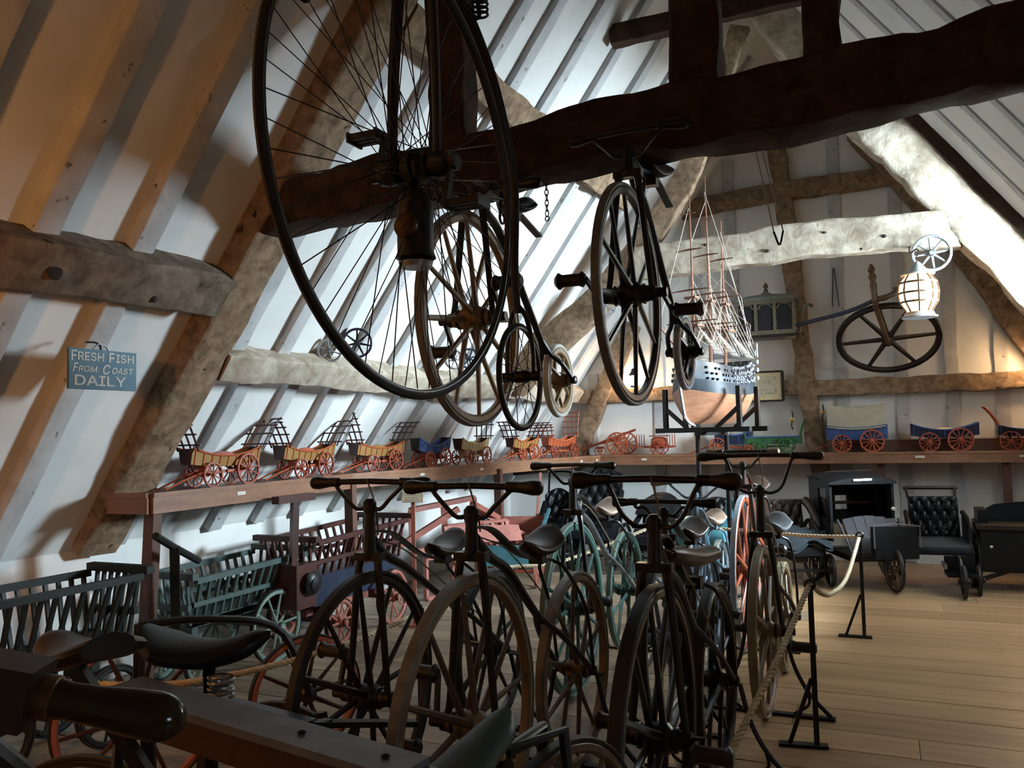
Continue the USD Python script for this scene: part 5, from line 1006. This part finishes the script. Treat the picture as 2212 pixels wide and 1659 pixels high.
# steering bar of the tricycle closest to the camera
tr = T('tricycle', 'black tricycle nearest the camera: square block, fat wooden grip and leather saddle', 'tricycle')
g0, g1 = np.array((-.94, .70, 1.195)), np.array((-.795, .785, 1.155)); gd = nrm(g1 - g0)
tr.p('grip', Mb().lathe(g0, gd, [(0, .020), (.01, .025), (.025, .022), (.06, .0235), (.10, .028), (.13, .0295)] + [(.13 + .036 * math.sin(q), .0295 * math.cos(q)) for q in np.linspace(.2, PI / 2, 9)], 28), 'grip_oak', smooth=70)
tr.p('ferrule', Mb().lathe(g0 - gd * .02, gd, [(0, .026), (.03, .027), (.035, .02)], 16), 'brass_dark')
tr.p('block', Mb().bar(g0 - gd * .30, g0 - gd * .010, .07, .072), 'wood_dark')
tr.p('stem', Mb().bar(g0 - gd * .12 + (0, 0, -.04), g0 - gd * .10 + (.02, .02, -.75), .045, .04, up=(0, 1, 0)), 'iron')
tr.p('backbone', Mb().tube(spline([g0 - gd * .30 + (0, 0, -.06), g0 - gd * .12 + (.0, .05, -.10), (-1.15, .95, .82), (-1.25, 1.15, .55)], 16), .020, 10), 'iron')
S = tr.p('saddle', saddle_mesh((0, 0, 0), .33, .25, .07, .03), 'leather_black')
UsdGeom.Xformable(stage.GetPrimAtPath(S)).AddTransformOp().Set(Gf.Matrix4d(math.cos(.45), math.sin(.45), .05, 0, -math.sin(.45), math.cos(.45), 0, 0, 0, -.05, 1, 0, -1.68, 1.72, .93, 1))
S2 = tr.p('saddle', saddle_mesh((0, 0, 0), .30, .24, .06, .02), 'wood_dark')
UsdGeom.Xformable(stage.GetPrimAtPath(S2)).AddTransformOp().Set(Gf.Matrix4d(math.cos(2.9), math.sin(2.9), 0, 0, -math.sin(2.9), math.cos(2.9), 0, 0, 0, 0, 1, 0, -1.74, 1.37, 1.01, 1))
tr.p('seat_post', Mb().bar((-1.68, 1.72, .90), (-1.45, 1.5, .5), .03, .03).bar((-1.74, 1.37, .98), (-1.45, 1.5, .5), .03, .03), 'iron')
tr.p('spring', Mb().tube([(-1.60 + .03 * math.cos(a), 1.68 + .03 * math.sin(a), .84 + a * .0022) for a in np.linspace(0, 8 * PI, 70)], .005, 5), 'steel')
for c in ((-1.42, 1.0, .33), (-2.02, 1.62, .33)): wheel(tr, c, .33, (-.3, 1, 0), 12, ('iron', .02, .02), ('tyre', .022, .016), ('iron', .010, 0), ('iron', .03, .12), seg=44, dish=.02)
tr.p('frame_tube', Mb().bar((-1.42, 1.0, .33), (-1.45, 1.5, .5), .03).bar((-2.02, 1.62, .33), (-1.45, 1.5, .5), .03).bar((-1.25, 1.15, .55), (-1.45, 1.5, .5), .03), 'iron')
# pink wheeled dark frame, further left
pk = T('velocipede', 'small dark frame with a pink-rimmed wheel behind the black saddle', 'bicycle', (-2.95, 2.62, 0), -PI / 2 - .5)
wheel(pk, (0, 0, .34), .34, (0, 1, 0), 10, ('red_pink', .03, .03), ('tyre', .03, .008), ('red_dark', .02, 0), ('red_dark', .04, .12), seg=44, dish=.01); wheel(pk, (-.75, 0, .28), .28, (0, 1, 0), 10, ('red_pink', .03, .03), ('tyre', .03, .008), ('red_dark', .02, 0), ('red_dark', .04, .12), seg=44, dish=.01)
pk.p('backbone', Mb().tube(spline([(0, .0, .72), (-.3, 0, .70), (-.62, 0, .60), (-.75, 0.06, .28)], 14), .018, 8), 'iron'); pk.p('fork', Mb().tube([(0, .06, .34), (0, .02, .72)], .014, 7).tube([(0, -.06, .34), (0, -.02, .72)], .014, 7), 'iron')
# long iron rack with arched wheel in front of the leftmost velocipede
rk = T('cycle_rack', 'low black iron rack of flat bar with four legs, left of the front row', 'rack', (0, 0, 0)); z = .60
rk.p('top_bar', Mb().bar((-2.35, 2.30, z), (-1.72, 2.20, z - .01), .05, .018).bar((-1.72, 2.20, z - .01), (-1.55, 2.55, .50), .045, .018), 'iron')
for x, y, dx in ((-1.80, 2.22, -.06), (-1.70, 2.25, .02), (-2.25, 2.28, -.05), (-1.76, 2.30, .1)): rk.p('leg', Mb().bar((x, y, z - .01), (x + dx, y + .03, 0), .035, .02, up=(0, 1, 0)), 'iron')
for i, (x, y, R, l) in enumerate(((-2.05, 2.42, .28, 'dark thin-rimmed spare wheel standing in the low rack'), (-1.42, 2.02, .32, 'brown wooden spare wheel near the bottom edge, left of the middle velocipede'))):
    t = T('spare_wheel', l, 'wheel', (x, y, R)); m = 'iron' if i == 0 else 'wood_brown'; wheel(t, (0, 0, 0), R, (-.3, 1, 0) if i == 0 else (.1, 1, 0), 10, (m, .028, .03), ('tyre', .028, .012), (m, .02, 0), (m, .04, .12), seg=44, dish=.01)
# green saddle nose at the bottom edge
gs = T('velocipede', 'velocipede at the bottom edge with a dark green leather saddle and brown pedal', 'bicycle', (-.82, 1.60, 0), -PI / 2 + .95)
S = gs.p('saddle', Mb().loft([[(-.16 + .26 * u, (.085 - .045 * u) * math.cos(q) * (1 if u < .95 else .6), .775 + .09 * u + .034 * math.sin(q)) for q in np.arange(14) * PI / 7] for u in np.linspace(0, 1, 12)]), 'leather_green')
stage.GetPrimAtPath(gs.path).GetAttribute('xformOp:rotateZ').Set(math.degrees(1.35))
gs.p('saddle_spring', Mb().tube(spline([(.07, 0, .83), (.08, 0, .77), (0, 0, .72), (-.14, 0, .73)], 10), .010, 7), 'brass'); gs.p('backbone', Mb().tube(spline([(.1, 0, .78), (-.1, 0, .70), (-.4, 0, .55), (-.62, 0, .34)], 14), .02, 8), 'iron')
wheel(gs, (-.62, 0, .34), .34, (0, 1, 0), 10, ('wood_brown', .03, .03), ('tyre', .03, .012), ('wood_brown', .022, 0), ('wood_brown', .045, .14), seg=44, dish=.01); wheel(gs, (.30, 0, .38), .38, (0, 1, 0), 12, ('wood_brown', .03, .03), ('tyre', .03, .012), ('wood_brown', .022, 0), ('wood_brown', .045, .14), seg=44, dish=.01)
gs.p('fork', Mb().tube([(.30, .06, .38), (.28, .03, .80), (.1, .0, .80)], .014, 7).tube([(.30, -.06, .38), (.28, -.03, .80), (.1, .0, .80)], .014, 7), 'iron')
